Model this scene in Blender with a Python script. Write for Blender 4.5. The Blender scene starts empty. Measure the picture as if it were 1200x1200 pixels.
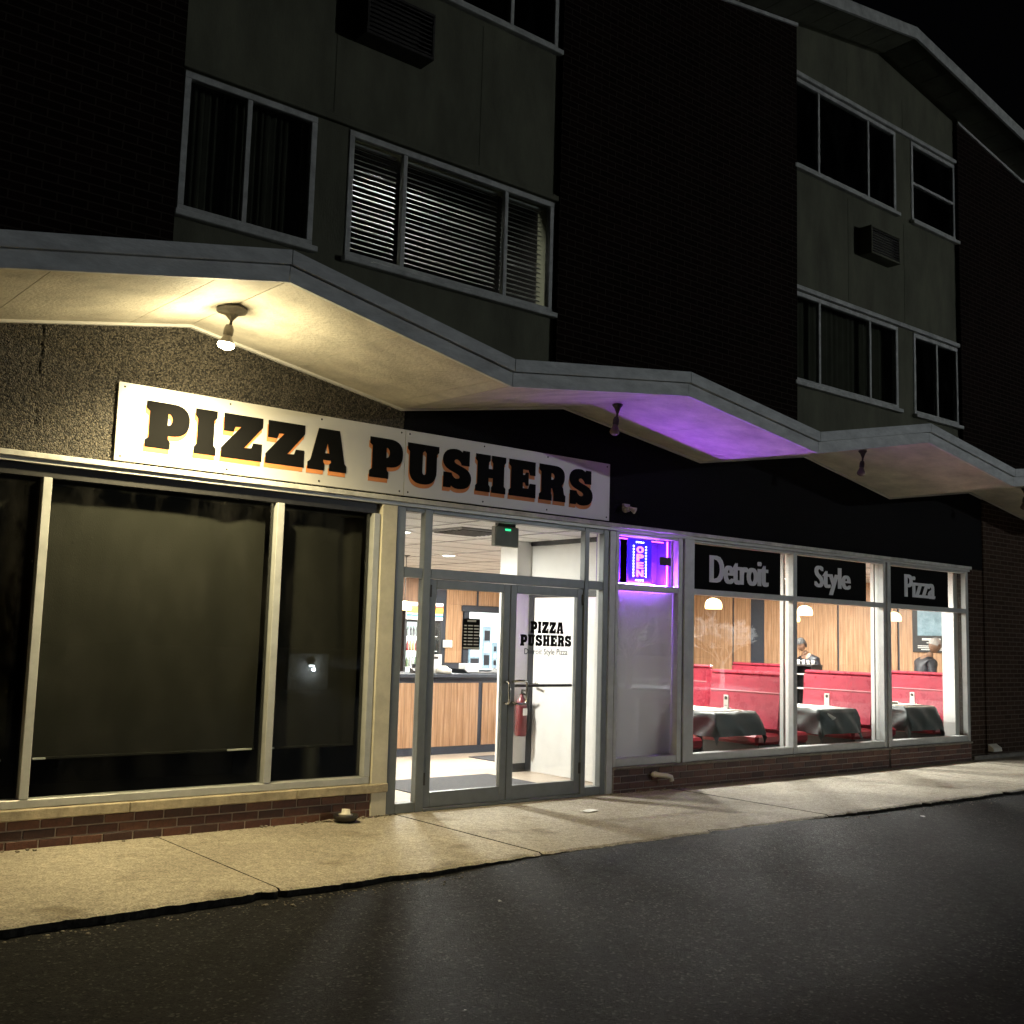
import bpy, bmesh, math, random
from mathutils import Vector, Matrix
random.seed(7)
rad = math.radians
SC = bpy.context.scene
COL = SC.collection

# ------------------------------------------------------------------ camera
F_PX, YAW, PITCH, ROLL = 1274.43, rad(38.926), rad(6.586), rad(1.632)
CAM = Vector((0, -8.15, 1.55))
fw = Vector((math.sin(YAW)*math.cos(PITCH), math.cos(YAW)*math.cos(PITCH), math.sin(PITCH)))
rt = Vector((math.cos(YAW), -math.sin(YAW), 0)); up = rt.cross(fw)
r2 = rt*math.cos(ROLL)+up*math.sin(ROLL); u2 = -rt*math.sin(ROLL)+up*math.cos(ROLL)
cd = bpy.data.cameras.new('camera'); cam = bpy.data.objects.new('camera', cd); COL.objects.link(cam)
cam.matrix_world = Matrix(((r2.x, u2.x, -fw.x, CAM.x), (r2.y, u2.y, -fw.y, CAM.y), (r2.z, u2.z, -fw.z, CAM.z), (0, 0, 0, 1)))
cd.sensor_width = 36; cd.sensor_fit = 'HORIZONTAL'; cd.lens = F_PX/1200*36; cd.clip_end = 500; cd.clip_start = 0.05
SC.camera = cam

# ------------------------------------------------------------------ night sky, far street light, exposure
W = bpy.data.worlds.new('World'); SC.world = W; W.use_nodes = True
wn = W.node_tree.nodes; wl = W.node_tree.links
bg = wn['Background']; sky = wn.new('ShaderNodeTexSky'); sky.sky_type = 'NISHITA'; sky.sun_disc = False
sky.sun_elevation = rad(-3.0); sky.sun_rotation = rad(200); sky.air_density = 1.0
wl.new(sky.outputs[0], bg.inputs[0]); bg.inputs[1].default_value = 0.012
SC.view_settings.view_transform = 'Standard'; SC.view_settings.look = 'None'
SC.view_settings.exposure = 0.0; SC.view_settings.gamma = 1.0; SC.view_settings.use_curve_mapping = False
cy = SC.cycles
cy.max_bounces = 8; cy.diffuse_bounces = 4; cy.glossy_bounces = 4; cy.transmission_bounces = 4; cy.transparent_max_bounces = 24
cy.use_denoising = True; cy.sample_clamp_indirect = 6.0; cy.sample_clamp_direct = 0; cy.blur_glossy = 1.0
cy.caustics_reflective = False; cy.caustics_refractive = False

# ------------------------------------------------------------------ helpers: objects
ORG = {}
def thing(name, label, cat, loc=(0, 0, 0), rz=0, group=None, kind=None):
    o = bpy.data.objects.new(name, None); COL.objects.link(o); o.location = loc; o.rotation_euler = (0, 0, rz)
    o.empty_display_size = 0.1
    o['label'] = label; o['category'] = cat
    if group: o['group'] = group
    if kind: o['kind'] = kind
    ORG[o.name] = Vector(loc) if rz == 0 else Vector((0, 0, 0))
    return o
def tag(o, label, cat, group=None, kind=None):
    o['label'] = label
    if cat: o['category'] = cat
    if group: o['group'] = group
    if kind: o['kind'] = kind
    return o
def mkobj(name, mesh, parent=None, org=None):
    o = bpy.data.objects.new(name, mesh); COL.objects.link(o)
    if parent: o.parent = parent; ORG[o.name] = ORG[parent.name]
    else: ORG[o.name] = org or Vector((0, 0, 0))
    return o
def copy_tree(o, parent=None):
    c = o.copy(); COL.objects.link(c); ORG[c.name] = ORG.get(o.name, Vector((0, 0, 0)))
    if parent: c.parent = parent
    for ch in list(o.children): copy_tree(ch, c)
    return c
def dup(o, loc, rz=None, label=None, group=None):
    c = copy_tree(o); c.location = loc
    if rz is not None: c.rotation_euler = (0, 0, rz)
    if label: c['label'] = label
    if group: c['group'] = group
    ORG[c.name] = Vector(loc)
    return c

class MB:
    def __init__(s): s.v = []; s.f = []; s.sm = []
    def add(s, vs, fs, smooth=False):
        b = len(s.v); s.v += [tuple(v) for v in vs]; s.f += [[i+b for i in f] for f in fs]; s.sm += [smooth]*len(fs); return s
    def box(s, x0, x1, y0, y1, z0, z1, c=0.0):
        if c <= 0:
            vs = [(x, y, z) for x in (x0, x1) for y in (y0, y1) for z in (z0, z1)]
            return s.add(vs, [(0, 1, 3, 2), (4, 6, 7, 5), (0, 4, 5, 1), (2, 3, 7, 6), (0, 2, 6, 4), (1, 5, 7, 3)])
        bm = bmesh.new(); vs = [bm.verts.new((x, y, z)) for x in (x0, x1) for y in (y0, y1) for z in (z0, z1)]
        for f in [(0, 1, 3, 2), (4, 6, 7, 5), (0, 4, 5, 1), (2, 3, 7, 6), (0, 2, 6, 4), (1, 5, 7, 3)]: bm.faces.new([vs[i] for i in f])
        bmesh.ops.bevel(bm, geom=bm.edges[:], offset=c, segments=1, affect='EDGES', profile=0.5)
        bm.verts.index_update(); s.add([v.co[:] for v in bm.verts], [[v.index for v in f.verts] for f in bm.faces]); bm.free(); return s
    def prism(s, pts, axis, a, b):
        # pts: polygon in the two other axes (in xyz order); extrude along axis a..b
        n = len(pts)
        def mk(p, t):
            if axis == 'x': return (t, p[0], p[1])
            if axis == 'y': return (p[0], t, p[1])
            return (p[0], p[1], t)
        vs = [mk(p, a) for p in pts]+[mk(p, b) for p in pts]
        fs = [list(range(n))[::-1], list(range(n, 2*n))]+[[i, (i+1) % n, n+(i+1) % n, n+i] for i in range(n)]
        return s.add(vs, fs)
    def quadbox(s, top, bot):
        # 4 top points, 4 bottom points in the same order
        return s.add(list(top)+list(bot), [(0, 1, 2, 3), (7, 6, 5, 4), (0, 4, 5, 1), (1, 5, 6, 2), (2, 6, 7, 3), (3, 7, 4, 0)])
    def tube(s, pts, r, n=8, cap=True, smooth=True):
        pts = [Vector(p) for p in pts]; m = len(pts); rs = r if isinstance(r, (list, tuple)) else [r]*m
        rings = []; prev = None
        for i, p in enumerate(pts):
            d = (pts[min(i+1, m-1)]-pts[max(i-1, 0)]).normalized()
            if prev is None:
                a = Vector((0, 0, 1)) if abs(d.z) < 0.9 else Vector((1, 0, 0)); u = d.cross(a).normalized()
            else: u = (prev-d*prev.dot(d)).normalized()
            prev = u; w = d.cross(u)
            rings.append([p+(u*math.cos(2*math.pi*k/n)+w*math.sin(2*math.pi*k/n))*rs[i] for k in range(n)])
        vs = [v for g in rings for v in g]; fs = []
        for i in range(m-1):
            for k in range(n): fs.append((i*n+k, i*n+(k+1) % n, (i+1)*n+(k+1) % n, (i+1)*n+k))
        s.add(vs, fs, smooth)
        if cap: s.add(rings[0], [list(range(n))[::-1]]); s.add(rings[-1], [list(range(n))])
        return s
    def lathe(s, prof, c, n=20, axis=(0, 0, 1), smooth=True):
        ax = Vector(axis).normalized(); a = Vector((1, 0, 0)) if abs(ax.x) < 0.9 else Vector((0, 1, 0))
        u = ax.cross(a).normalized(); w = ax.cross(u); c = Vector(c); vs = []; fs = []
        for r, h in prof:
            for k in range(n):
                t = 2*math.pi*k/n; vs.append(c+ax*h+(u*math.cos(t)+w*math.sin(t))*max(r, 1e-4))
        for i in range(len(prof)-1):
            for k in range(n): fs.append((i*n+k, i*n+(k+1) % n, (i+1)*n+(k+1) % n, (i+1)*n+k))
        return s.add(vs, fs, smooth)
    def mesh(s, name, mat, org=Vector((0, 0, 0))):
        me = bpy.data.meshes.new(name); me.from_pydata([tuple(Vector(v)-org) for v in s.v], [], s.f)
        if any(s.sm): me.polygons.foreach_set('use_smooth', s.sm)
        bm = bmesh.new(); bm.from_mesh(me); bmesh.ops.recalc_face_normals(bm, faces=bm.faces); bm.to_mesh(me); bm.free()
        if mat: me.materials.append(mat)
        me.update(); return me
    def build(s, name, mat, parent=None):
        if parent: return mkobj(name, s.mesh(name, mat, ORG[parent.name]), parent)
        xs = [v[0] for v in s.v]; ys = [v[1] for v in s.v]; zs = [v[2] for v in s.v]
        org = Vector(((min(xs)+max(xs))/2, (min(ys)+max(ys))/2, min(zs)))
        o = mkobj(name, s.mesh(name, mat, org), None, org); o.location = org; return o
def bx(*a, **k): return MB().box(*a, **k)
def curve_mesh(cu):
    o = bpy.data.objects.new('tmp', cu); COL.objects.link(o)
    dg = bpy.context.evaluated_depsgraph_get(); me = bpy.data.meshes.new_from_object(o.evaluated_get(dg))
    vs = [v.co[:] for v in me.vertices]; fs = [list(p.vertices) for p in me.polygons]
    bpy.data.objects.remove(o); bpy.data.curves.remove(cu); bpy.data.meshes.remove(me); return vs, fs
def text_geo(t, offset=0.0, extrude=0.02):
    cu = bpy.data.curves.new('t', 'FONT'); cu.body = t; cu.offset = offset; cu.extrude = extrude; cu.fill_mode = 'BOTH'; cu.resolution_u = 4
    return curve_mesh(cu)
def poly_geo(polys, extrude=0.02, off=.016):
    cu = bpy.data.curves.new('p', 'CURVE'); cu.dimensions = '2D'; cu.fill_mode = 'BOTH'; cu.extrude = extrude; cu.offset = off
    for p in polys:
        sp = cu.splines.new('POLY'); sp.points.add(len(p)-1)
        for i, q in enumerate(p): sp.points[i].co = (q[0], q[1], 0, 1)
        sp.use_cyclic_u = True
    return curve_mesh(cu)
def fit(geo, x0, x1, z0, z1, y, th):
    """scale flat geometry (u,v,w) so that it fills x0..x1, z0..z1 standing at y (front), th thick"""
    vs, fs = geo; us = [v[0] for v in vs]; ws = [v[1] for v in vs]; ds = [v[2] for v in vs]
    a, b, c, d = min(us), max(us), min(ws), max(ws); e = max(ds)-min(ds) or 1
    return MB().add([(x0+(v[0]-a)/(b-a)*(x1-x0), y+(v[2]-min(ds))/e*th, z0+(v[1]-c)/(d-c)*(z1-z0)) for v in vs], fs)

# ------------------------------------------------------------------ helpers: materials
def newmat(name):
    m = bpy.data.materials.new(name); m.use_nodes = True; return m, m.node_tree.nodes, m.node_tree.links, m.node_tree.nodes['Principled BSDF']
def mat(name, col, rough=0.6, metal=0.0, var=0.12, scale=6.0, bump=0.0, bscale=40.0, spec=0.5, col2=None, stretch=(1, 1, 1), rvar=0.0):
    m, N, L, P = newmat(name); P.inputs['Roughness'].default_value = rough; P.inputs['Metallic'].default_value = metal
    P.inputs['Specular IOR Level'].default_value = spec
    tc = N.new('ShaderNodeTexCoord'); mp = N.new('ShaderNodeMapping'); mp.inputs['Scale'].default_value = stretch
    L.new(tc.outputs['Object'], mp.inputs[0])
    nz = N.new('ShaderNodeTexNoise'); nz.inputs['Scale'].default_value = scale; nz.inputs['Detail'].default_value = 6; nz.inputs['Roughness'].default_value = 0.65
    L.new(mp.outputs[0], nz.inputs['Vector'])
    cr = N.new('ShaderNodeValToRGB'); c = Vector(col)
    lo = c*(1-var); hi = Vector(col2) if col2 else c*(1+var)
    cr.color_ramp.elements[0].position = 0.3; cr.color_ramp.elements[1].position = 0.7
    cr.color_ramp.elements[0].color = (*lo, 1); cr.color_ramp.elements[1].color = (*[min(1, x) for x in hi], 1)
    L.new(nz.outputs[0], cr.inputs[0]); L.new(cr.outputs[0], P.inputs['Base Color'])
    if rvar:
        mr = N.new('ShaderNodeMapRange'); mr.inputs[3].default_value = rough-rvar; mr.inputs[4].default_value = rough+rvar
        L.new(nz.outputs[0], mr.inputs[0]); L.new(mr.outputs[0], P.inputs['Roughness'])
    if bump:
        nb = N.new('ShaderNodeTexNoise'); nb.inputs['Scale'].default_value = bscale; nb.inputs['Detail'].default_value = 4
        L.new(mp.outputs[0], nb.inputs['Vector'])
        bp = N.new('ShaderNodeBump'); bp.inputs['Strength'].default_value = bump; bp.inputs['Distance'].default_value = 0.01
        L.new(nb.outputs[0], bp.inputs['Height']); L.new(bp.outputs[0], P.inputs['Normal'])
    return m
def emis(name, col, s):
    m, N, L, P = newmat(name); P.inputs['Base Color'].default_value = (*[min(1, c*0.8) for c in col], 1)
    P.inputs['Emission Color'].default_value = (*col, 1); P.inputs['Emission Strength'].default_value = s; return m
def glassmat(name, tint=(0.93, 0.95, 0.94), f0=0.06):
    m, N, L, P = newmat(name); N.remove(P); out = N['Material Output']
    lw = N.new('ShaderNodeLayerWeight'); lw.inputs[0].default_value = 0.5
    pw = N.new('ShaderNodeMath'); pw.operation = 'POWER'; pw.inputs[1].default_value = 5
    ma = N.new('ShaderNodeMath'); ma.operation = 'MULTIPLY_ADD'; ma.inputs[1].default_value = 1-f0; ma.inputs[2].default_value = f0
    L.new(lw.outputs['Facing'], pw.inputs[0]); L.new(pw.outputs[0], ma.inputs[0])
    tr = N.new('ShaderNodeBsdfTransparent'); tr.inputs[0].default_value = (*tint, 1)
    gl = N.new('ShaderNodeBsdfGlossy'); gl.inputs['Roughness'].default_value = 0.0; gl.inputs[0].default_value = (1, 1, 1, 1)
    mx = N.new('ShaderNodeMixShader'); L.new(ma.outputs[0], mx.inputs[0]); L.new(tr.outputs[0], mx.inputs[1]); L.new(gl.outputs[0], mx.inputs[2])
    tc = N.new('ShaderNodeTexCoord'); mp = N.new('ShaderNodeMapping'); mp.inputs['Scale'].default_value = (1, 1, .45); L.new(tc.outputs['Object'], mp.inputs[0])
    nz = N.new('ShaderNodeTexNoise'); nz.inputs['Scale'].default_value = 3.2; nz.inputs['Detail'].default_value = 9; nz.inputs['Roughness'].default_value = .68; L.new(mp.outputs[0], nz.inputs['Vector'])
    mr = N.new('ShaderNodeMapRange'); mr.inputs[1].default_value = .45; mr.inputs[2].default_value = .8; mr.inputs[3].default_value = .0; mr.inputs[4].default_value = .014; L.new(nz.outputs[0], mr.inputs[0])
    df = N.new('ShaderNodeBsdfDiffuse'); df.inputs[0].default_value = (.5, .48, .44, 1); m2 = N.new('ShaderNodeMixShader'); L.new(mr.outputs[0], m2.inputs[0]); L.new(mx.outputs[0], m2.inputs[1]); L.new(df.outputs[0], m2.inputs[2])
    L.new(m2.outputs[0], out.inputs[0]); return m
def filmmat(name, col, alpha):
    """frosted film: part see-through, part scattering"""
    m, N, L, P = newmat(name); P.inputs['Base Color'].default_value = (*col, 1); P.inputs['Roughness'].default_value = 0.5
    P.inputs['Alpha'].default_value = alpha; return m
def translucent(name, col, k=0.5):
    m, N, L, P = newmat(name); out = N['Material Output']; P.inputs['Base Color'].default_value = (*col, 1); P.inputs['Roughness'].default_value = 0.6
    t = N.new('ShaderNodeBsdfTranslucent'); t.inputs[0].default_value = (*col, 1); mx = N.new('ShaderNodeMixShader'); mx.inputs[0].default_value = k
    L.new(P.outputs[0], mx.inputs[1]); L.new(t.outputs[0], mx.inputs[2]); L.new(mx.outputs[0], out.inputs[0]); return m
def brickmat(name, c1, c2, mortar, sx=0.222, sz=0.068):
    m, N, L, P = newmat(name); P.inputs['Roughness'].default_value = 0.85; P.inputs['Specular IOR Level'].default_value = 0.05
    tc = N.new('ShaderNodeTexCoord'); se = N.new('ShaderNodeSeparateXYZ'); co = N.new('ShaderNodeCombineXYZ'); L.new(tc.outputs['Object'], se.inputs[0])
    ad = N.new('ShaderNodeMath'); ad.operation = 'ADD'; L.new(se.outputs[0], ad.inputs[0]); L.new(se.outputs[1], ad.inputs[1])
    L.new(ad.outputs[0], co.inputs[0]); L.new(se.outputs[2], co.inputs[1])
    b = N.new('ShaderNodeTexBrick'); b.inputs['Scale'].default_value = 1; b.inputs['Brick Width'].default_value = sx; b.inputs['Row Height'].default_value = sz
    b.inputs['Mortar Size'].default_value = 0.006; b.inputs['Color1'].default_value = (*c1, 1); b.inputs['Color2'].default_value = (*c2, 1); b.inputs['Mortar'].default_value = (*mortar, 1)
    L.new(co.outputs[0], b.inputs['Vector']); L.new(b.outputs['Color'], P.inputs['Base Color'])
    bp = N.new('ShaderNodeBump'); bp.invert = True; bp.inputs['Strength'].default_value = 0.8; bp.inputs['Distance'].default_value = 0.01
    L.new(b.outputs['Fac'], bp.inputs['Height']); L.new(bp.outputs[0], P.inputs['Normal']); return m
def woodmat(name, c1, c2, c3, axis='z', rough=0.45):
    m, N, L, P = newmat(name); P.inputs['Roughness'].default_value = rough
    tc = N.new('ShaderNodeTexCoord'); mp = N.new('ShaderNodeMapping')
    mp.inputs['Scale'].default_value = (14, 14, 0.9) if axis == 'z' else (0.9, 14, 14)
    L.new(tc.outputs['Object'], mp.inputs[0])
    n1 = N.new('ShaderNodeTexNoise'); n1.inputs['Scale'].default_value = 2.2; n1.inputs['Detail'].default_value = 8; n1.inputs['Distortion'].default_value = 0.6; L.new(mp.outputs[0], n1.inputs['Vector'])
    cr = N.new('ShaderNodeValToRGB'); e = cr.color_ramp.elements
    e[0].position = 0.32; e[0].color = (*c1, 1); e[1].position = 0.68; e[1].color = (*c3, 1); q = e.new(0.5); q.color = (*c2, 1)
    L.new(n1.outputs[0], cr.inputs[0])
    w = N.new('ShaderNodeTexWave'); w.inputs['Scale'].default_value = 3.0; w.inputs['Distortion'].default_value = 0.5
    w.bands_direction = 'X'
    se = N.new('ShaderNodeSeparateXYZ'); L.new(tc.outputs['Object'], se.inputs[0]); ad = N.new('ShaderNodeMath'); L.new(se.outputs[0], ad.inputs[0]); L.new(se.outputs[1], ad.inputs[1])
    co = N.new('ShaderNodeCombineXYZ'); L.new(ad.outputs[0], co.inputs[0]); L.new(co.outputs[0], w.inputs['Vector'])
    gr = N.new('ShaderNodeMapRange'); gr.inputs[1].default_value = 0.0; gr.inputs[2].default_value = 0.09; gr.inputs[3].default_value = 0.35; gr.inputs[4].default_value = 1; L.new(w.outputs['Fac'], gr.inputs[0])
    mx = N.new('ShaderNodeMix'); mx.data_type = 'RGBA'; mx.blend_type = 'MULTIPLY'; mx.inputs[0].default_value = 0.5
    L.new(cr.outputs[0], mx.inputs[6]); L.new(gr.outputs[0], mx.inputs[7]); L.new(mx.outputs[2], P.inputs['Base Color']); return m

M = {}
M['alu'] = mat('aluminium_frame', (0.46, 0.47, 0.46), 0.42, 0.15, 0.12, 8, rvar=0.08)
M['aludk'] = mat('aluminium_door', (0.155, 0.17, 0.175), 0.4, 0.2, 0.12, 8, rvar=0.08)
M['cream'] = mat('cream_painted_steel', (0.62, 0.58, 0.46), 0.5, 0, 0.15, 5, 0.2, 60)
M['white'] = mat('white_paint', (0.74, 0.73, 0.70), 0.5, 0, 0.06, 4)
M['trim'] = mat('weathered_white_trim', (0.52, 0.52, 0.49), 0.55, 0, 0.3, 7, 0.25, 50)
M['soffit'] = mat('soffit_paint', (0.62, 0.58, 0.49), 0.66, 0, 0.26, 3.0, 0.6, 38)
M['fascia'] = mat('fascia_paint', (0.68, 0.69, 0.68), 0.6, 0, 0.24, 4.0, 0.3, 30, stretch=(1, 1, 3))
M['black'] = mat('black_paint', (0.012, 0.012, 0.013), 0.5, 0, 0.3, 9)
M['dark'] = mat('dark_void', (0.012, 0.011, 0.010), 0.9, 0, 0.2, 3, spec=0.1)
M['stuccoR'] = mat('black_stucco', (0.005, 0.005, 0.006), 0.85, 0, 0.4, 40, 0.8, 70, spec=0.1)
M['panel'] = mat('olive_cement_panel', (0.118, 0.118, 0.077), 0.85, 0, 0.34, 2.4, 0.25, 60, stretch=(1, 1, .35))
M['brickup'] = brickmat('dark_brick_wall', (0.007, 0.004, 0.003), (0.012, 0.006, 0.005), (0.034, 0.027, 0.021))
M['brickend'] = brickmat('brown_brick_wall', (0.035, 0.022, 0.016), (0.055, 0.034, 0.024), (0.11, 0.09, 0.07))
M['mortar'] = mat('mortar', (0.33, 0.28, 0.24), 0.85, 0, 0.2, 20, 0.5, 120)
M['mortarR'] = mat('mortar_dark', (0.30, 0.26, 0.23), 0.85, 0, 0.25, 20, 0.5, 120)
for i, c in enumerate([(0.085, 0.030, 0.020), (0.11, 0.040, 0.024), (0.060, 0.024, 0.017), (0.13, 0.052, 0.030)]):
    M['brick%d' % i] = mat('brick_clay_%d' % i, c, 0.6, 0, 0.3, 25, 0.4, 90)
M['stone'] = mat('limestone_sill', (0.42, 0.36, 0.25), 0.75, 0, 0.35, 9, 0.5, 80)
M['stoneR'] = mat('limestone_sill_dark', (0.20, 0.18, 0.15), 0.75, 0, 0.35, 9, 0.5, 80)  # darker copy of the sill stone, for right-hand sills and plinth
M['glass'] = glassmat('window_glass'); M['glassup'] = glassmat('upper_window_glass', (0.8, 0.82, 0.8))
M['shade'] = mat('roller_shade_fabric', (0.028, 0.0265, 0.0215), 0.85, 0, 0.12, 3.0, 0.3, 300, spec=0.2, stretch=(1, 1, .25))
M['signwhite'] = mat('sign_panel_white', (0.55, 0.54, 0.51), 0.38, 0, 0.03, 2)
M['ink'] = mat('sign_black_vinyl', (0.005, 0.005, 0.005), 0.75, 0, 0.1, 5, spec=0.06)
M['orange'] = mat('sign_orange_vinyl', (0.62, 0.235, 0.08), 0.55, 0, 0.15, 4, spec=0.2)
M['greytext'] = mat('grey_vinyl', (0.80, 0.81, 0.84), 0.5, 0, 0.05, 5)
M['wood'] = woodmat('oak_panel', (0.27, 0.145, 0.07), (0.35, 0.20, 0.105), (0.43, 0.265, 0.155))
M['wooddk'] = woodmat('walnut_panel', (0.12, 0.062, 0.034), (0.19, 0.10, 0.055), (0.26, 0.14, 0.08))
M['navy'] = mat('dark_blue_trim', (0.020, 0.026, 0.038), 0.5, 0, 0.15, 5)
M['red'] = mat('red_vinyl', (0.27, 0.026, 0.046), 0.28, 0, 0.22, 3.5, 0.15, 12, rvar=0.06)
M['pipe'] = mat('pink_piping', (0.50, 0.20, 0.22), 0.35)
M['redseat'] = mat('red_vinyl_seat', (0.22, 0.012, 0.020), 0.35, 0, 0.2, 4)
M['tabletop'] = mat('cream_tabletop', (0.70, 0.64, 0.50), 0.35, 0, 0.05, 4)
M['cloth'] = mat('green_black_plastic_cloth', (0.024, 0.035, 0.031), 0.42, 0, 0.25, 5)
M['card'] = mat('paper_card', (0.75, 0.74, 0.70), 0.6, 0, 0.04, 8)
M['tile'] = mat('ceiling_tile', (0.82, 0.81, 0.79), 0.85, 0, 0.05, 60, 0.2, 200)
M['tbar'] = mat('ceiling_grid', (0.14, 0.135, 0.13), 0.6, 0, 0.05, 8)
M['tbar2'] = mat('ceiling_grid_bar', (0.30, 0.29, 0.28), 0.6, 0, 0.05, 8)
M['floor'] = woodmat('floor_plank', (0.44, 0.36, 0.28), (0.52, 0.43, 0.34), (0.60, 0.51, 0.41), 'x', 0.35)
M['mat'] = mat('floor_mat', (0.05, 0.05, 0.055), 0.9, 0, 0.3, 60, 0.6, 200)
M['chrome'] = mat('brushed_steel', (0.55, 0.53, 0.48), 0.25, 1.0, 0.1, 10)
M['iron'] = mat('dark_metal', (0.05, 0.045, 0.04), 0.5, 0.6, 0.3, 10)
M['fixt'] = mat('fixture_beige_paint', (0.32, 0.29, 0.24), 0.5, 0, 0.2, 12)
M['pvc'] = mat('white_pvc', (0.70, 0.66, 0.56), 0.4, 0, 0.1, 12)
M['skin'] = mat('skin', (0.17, 0.095, 0.06), 0.5, 0, 0.12, 12); M['skinp'] = mat('skin_pale', (0.26, 0.15, 0.10), 0.5, 0, 0.12, 12)
M['jacket'] = mat('dark_jacket', (0.016, 0.017, 0.022), 0.45, 0, 0.4, 14, 0.5, 20)
M['trouser'] = mat('dark_trousers', (0.02, 0.022, 0.03), 0.8, 0, 0.2, 14)
M['cap'] = mat('grey_cap', (0.30, 0.28, 0.26), 0.85, 0, 0.15, 30, 0.4, 90)
M['hair'] = mat('dark_hair', (0.025, 0.024, 0.024), 0.6, 0, 0.4, 40, 0.8, 80)
M['redpaint'] = mat('extinguisher_red', (0.11, 0.008, 0.010), 0.3, 0, 0.1, 5)
M['paper'] = mat('litter_paper', (0.75, 0.74, 0.70), 0.7, 0, 0.1, 20)
M['bulb'] = emis('lit_bulb', (1.0, 0.86, 0.58), 60); M['bulboff'] = mat('unlit_bulb_glass', (0.16, 0.12, 0.10), 0.25, 0, 0.1, 9)
M['down'] = emis('downlight_lens', (1.0, 0.95, 0.86), 10)
M['globe'] = emis('pendant_shade_glow', (1.0, 0.78, 0.42), 4.0)
M['frost'] = translucent('frosted_film', (0.56, 0.55, 0.56), .45)

# ground materials: several scales of grain, stains and wear
M['kerbshade'] = mat('kerb_painted_shade', (.045, .041, .034), .9, 0, .6, 18, .8, 60, spec=.1)  # shade under the slab edge, painted into the kerb face colour
def ground(name, lo, hi, speck, vs_, contrast, rough, spec, bumpd, stain):
    m, N, L, P = newmat(name); tc = N.new('ShaderNodeTexCoord'); P.inputs['Specular IOR Level'].default_value = spec
    def nz(sc, d=5, r=.6): n = N.new('ShaderNodeTexNoise'); n.inputs['Scale'].default_value = sc; n.inputs['Detail'].default_value = d; n.inputs['Roughness'].default_value = r; L.new(tc.outputs['Object'], n.inputs['Vector']); return n
    def ramp(src, p0, c0, p1, c1): r = N.new('ShaderNodeValToRGB'); e = r.color_ramp.elements; e[0].position = p0; e[0].color = (*c0, 1); e[1].position = p1; e[1].color = (*c1, 1); L.new(src, r.inputs[0]); return r
    def mul(a, b, k=1): x = N.new('ShaderNodeMix'); x.data_type = 'RGBA'; x.blend_type = 'MULTIPLY'; x.inputs[0].default_value = k; L.new(a, x.inputs[6]); L.new(b, x.inputs[7]); return x.outputs[2]
    big = nz(.55, 6, .62); base = ramp(big.outputs[0], .34, lo, .68, hi)
    v = N.new('ShaderNodeTexVoronoi'); v.inputs['Scale'].default_value = vs_; L.new(tc.outputs['Object'], v.inputs['Vector'])
    g = ramp(v.outputs['Color'], .05, (1-contrast,)*3, .95, (1+contrast,)*3); c = mul(base.outputs[0], g.outputs[0])
    mid = nz(14, 6, .7); c = mul(c, ramp(mid.outputs[0], .35, (.78,)*3, .65, (1.18,)*3).outputs[0])
    st = nz(1.9, 3, .5); c = mul(c, ramp(st.outputs[0], .60, (1, 1, 1), .72, stain).outputs[0])
    v2 = N.new('ShaderNodeTexVoronoi'); v2.inputs['Scale'].default_value = 6.5; v2.inputs['Randomness'].default_value = 1; L.new(tc.outputs['Object'], v2.inputs['Vector'])
    c = mul(c, ramp(v2.outputs['Distance'], .035, (.45, .42, .38), .06, (1, 1, 1)).outputs[0], speck)      # scattered gum spots
    if name == 'asphalt':      # hairline cracks
        wv = nz(1.3, 4, .6); vm = N.new('ShaderNodeMix'); vm.data_type = 'VECTOR'; vm.inputs[0].default_value = .22; L.new(tc.outputs['Object'], vm.inputs[4]); L.new(wv.outputs['Color'], vm.inputs[5])
        v3 = N.new('ShaderNodeTexVoronoi'); v3.feature = 'DISTANCE_TO_EDGE'; v3.inputs['Scale'].default_value = .55; L.new(vm.outputs[1], v3.inputs['Vector'])
        c = mul(c, ramp(v.outputs['Color'], .80, (1, 1, 1), .86, (3.6, 3.5, 3.3)).outputs[0])      # pale stones
        c = mul(c, ramp(v3.outputs['Distance'], .002, (.25,)*3, .006, (1, 1, 1)).outputs[0])
    L.new(c, P.inputs['Base Color'])
    mr = N.new('ShaderNodeMapRange'); mr.inputs[1].default_value = .3; mr.inputs[2].default_value = .7; mr.inputs[3].default_value = rough-.1; mr.inputs[4].default_value = rough+.1; L.new(mid.outputs[0], mr.inputs[0]); L.new(mr.outputs[0], P.inputs['Roughness'])
    fine = nz(85, 8, .75); ad = N.new('ShaderNodeMath'); ad.operation = 'MULTIPLY_ADD'; ad.inputs[1].default_value = .15; L.new(v.outputs['Distance'], ad.inputs[0]); L.new(fine.outputs[0], ad.inputs[2])
    bp = N.new('ShaderNodeBump'); bp.inputs['Strength'].default_value = .9; bp.inputs['Distance'].default_value = bumpd; L.new(ad.outputs[0], bp.inputs['Height']); L.new(bp.outputs[0], P.inputs['Normal'])
    return m
M['asphalt'] = ground('asphalt', (.0070, .0070, .0073), (.017, .0167, .0165), .0, 75, .85, .66, .15, .022, (.75, .75, .75))
M['conc'] = ground('sidewalk_concrete', (.29, .255, .20), (.44, .395, .315), .6, 110, .42, .82, .3, .006, (.62, .60, .56))
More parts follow.
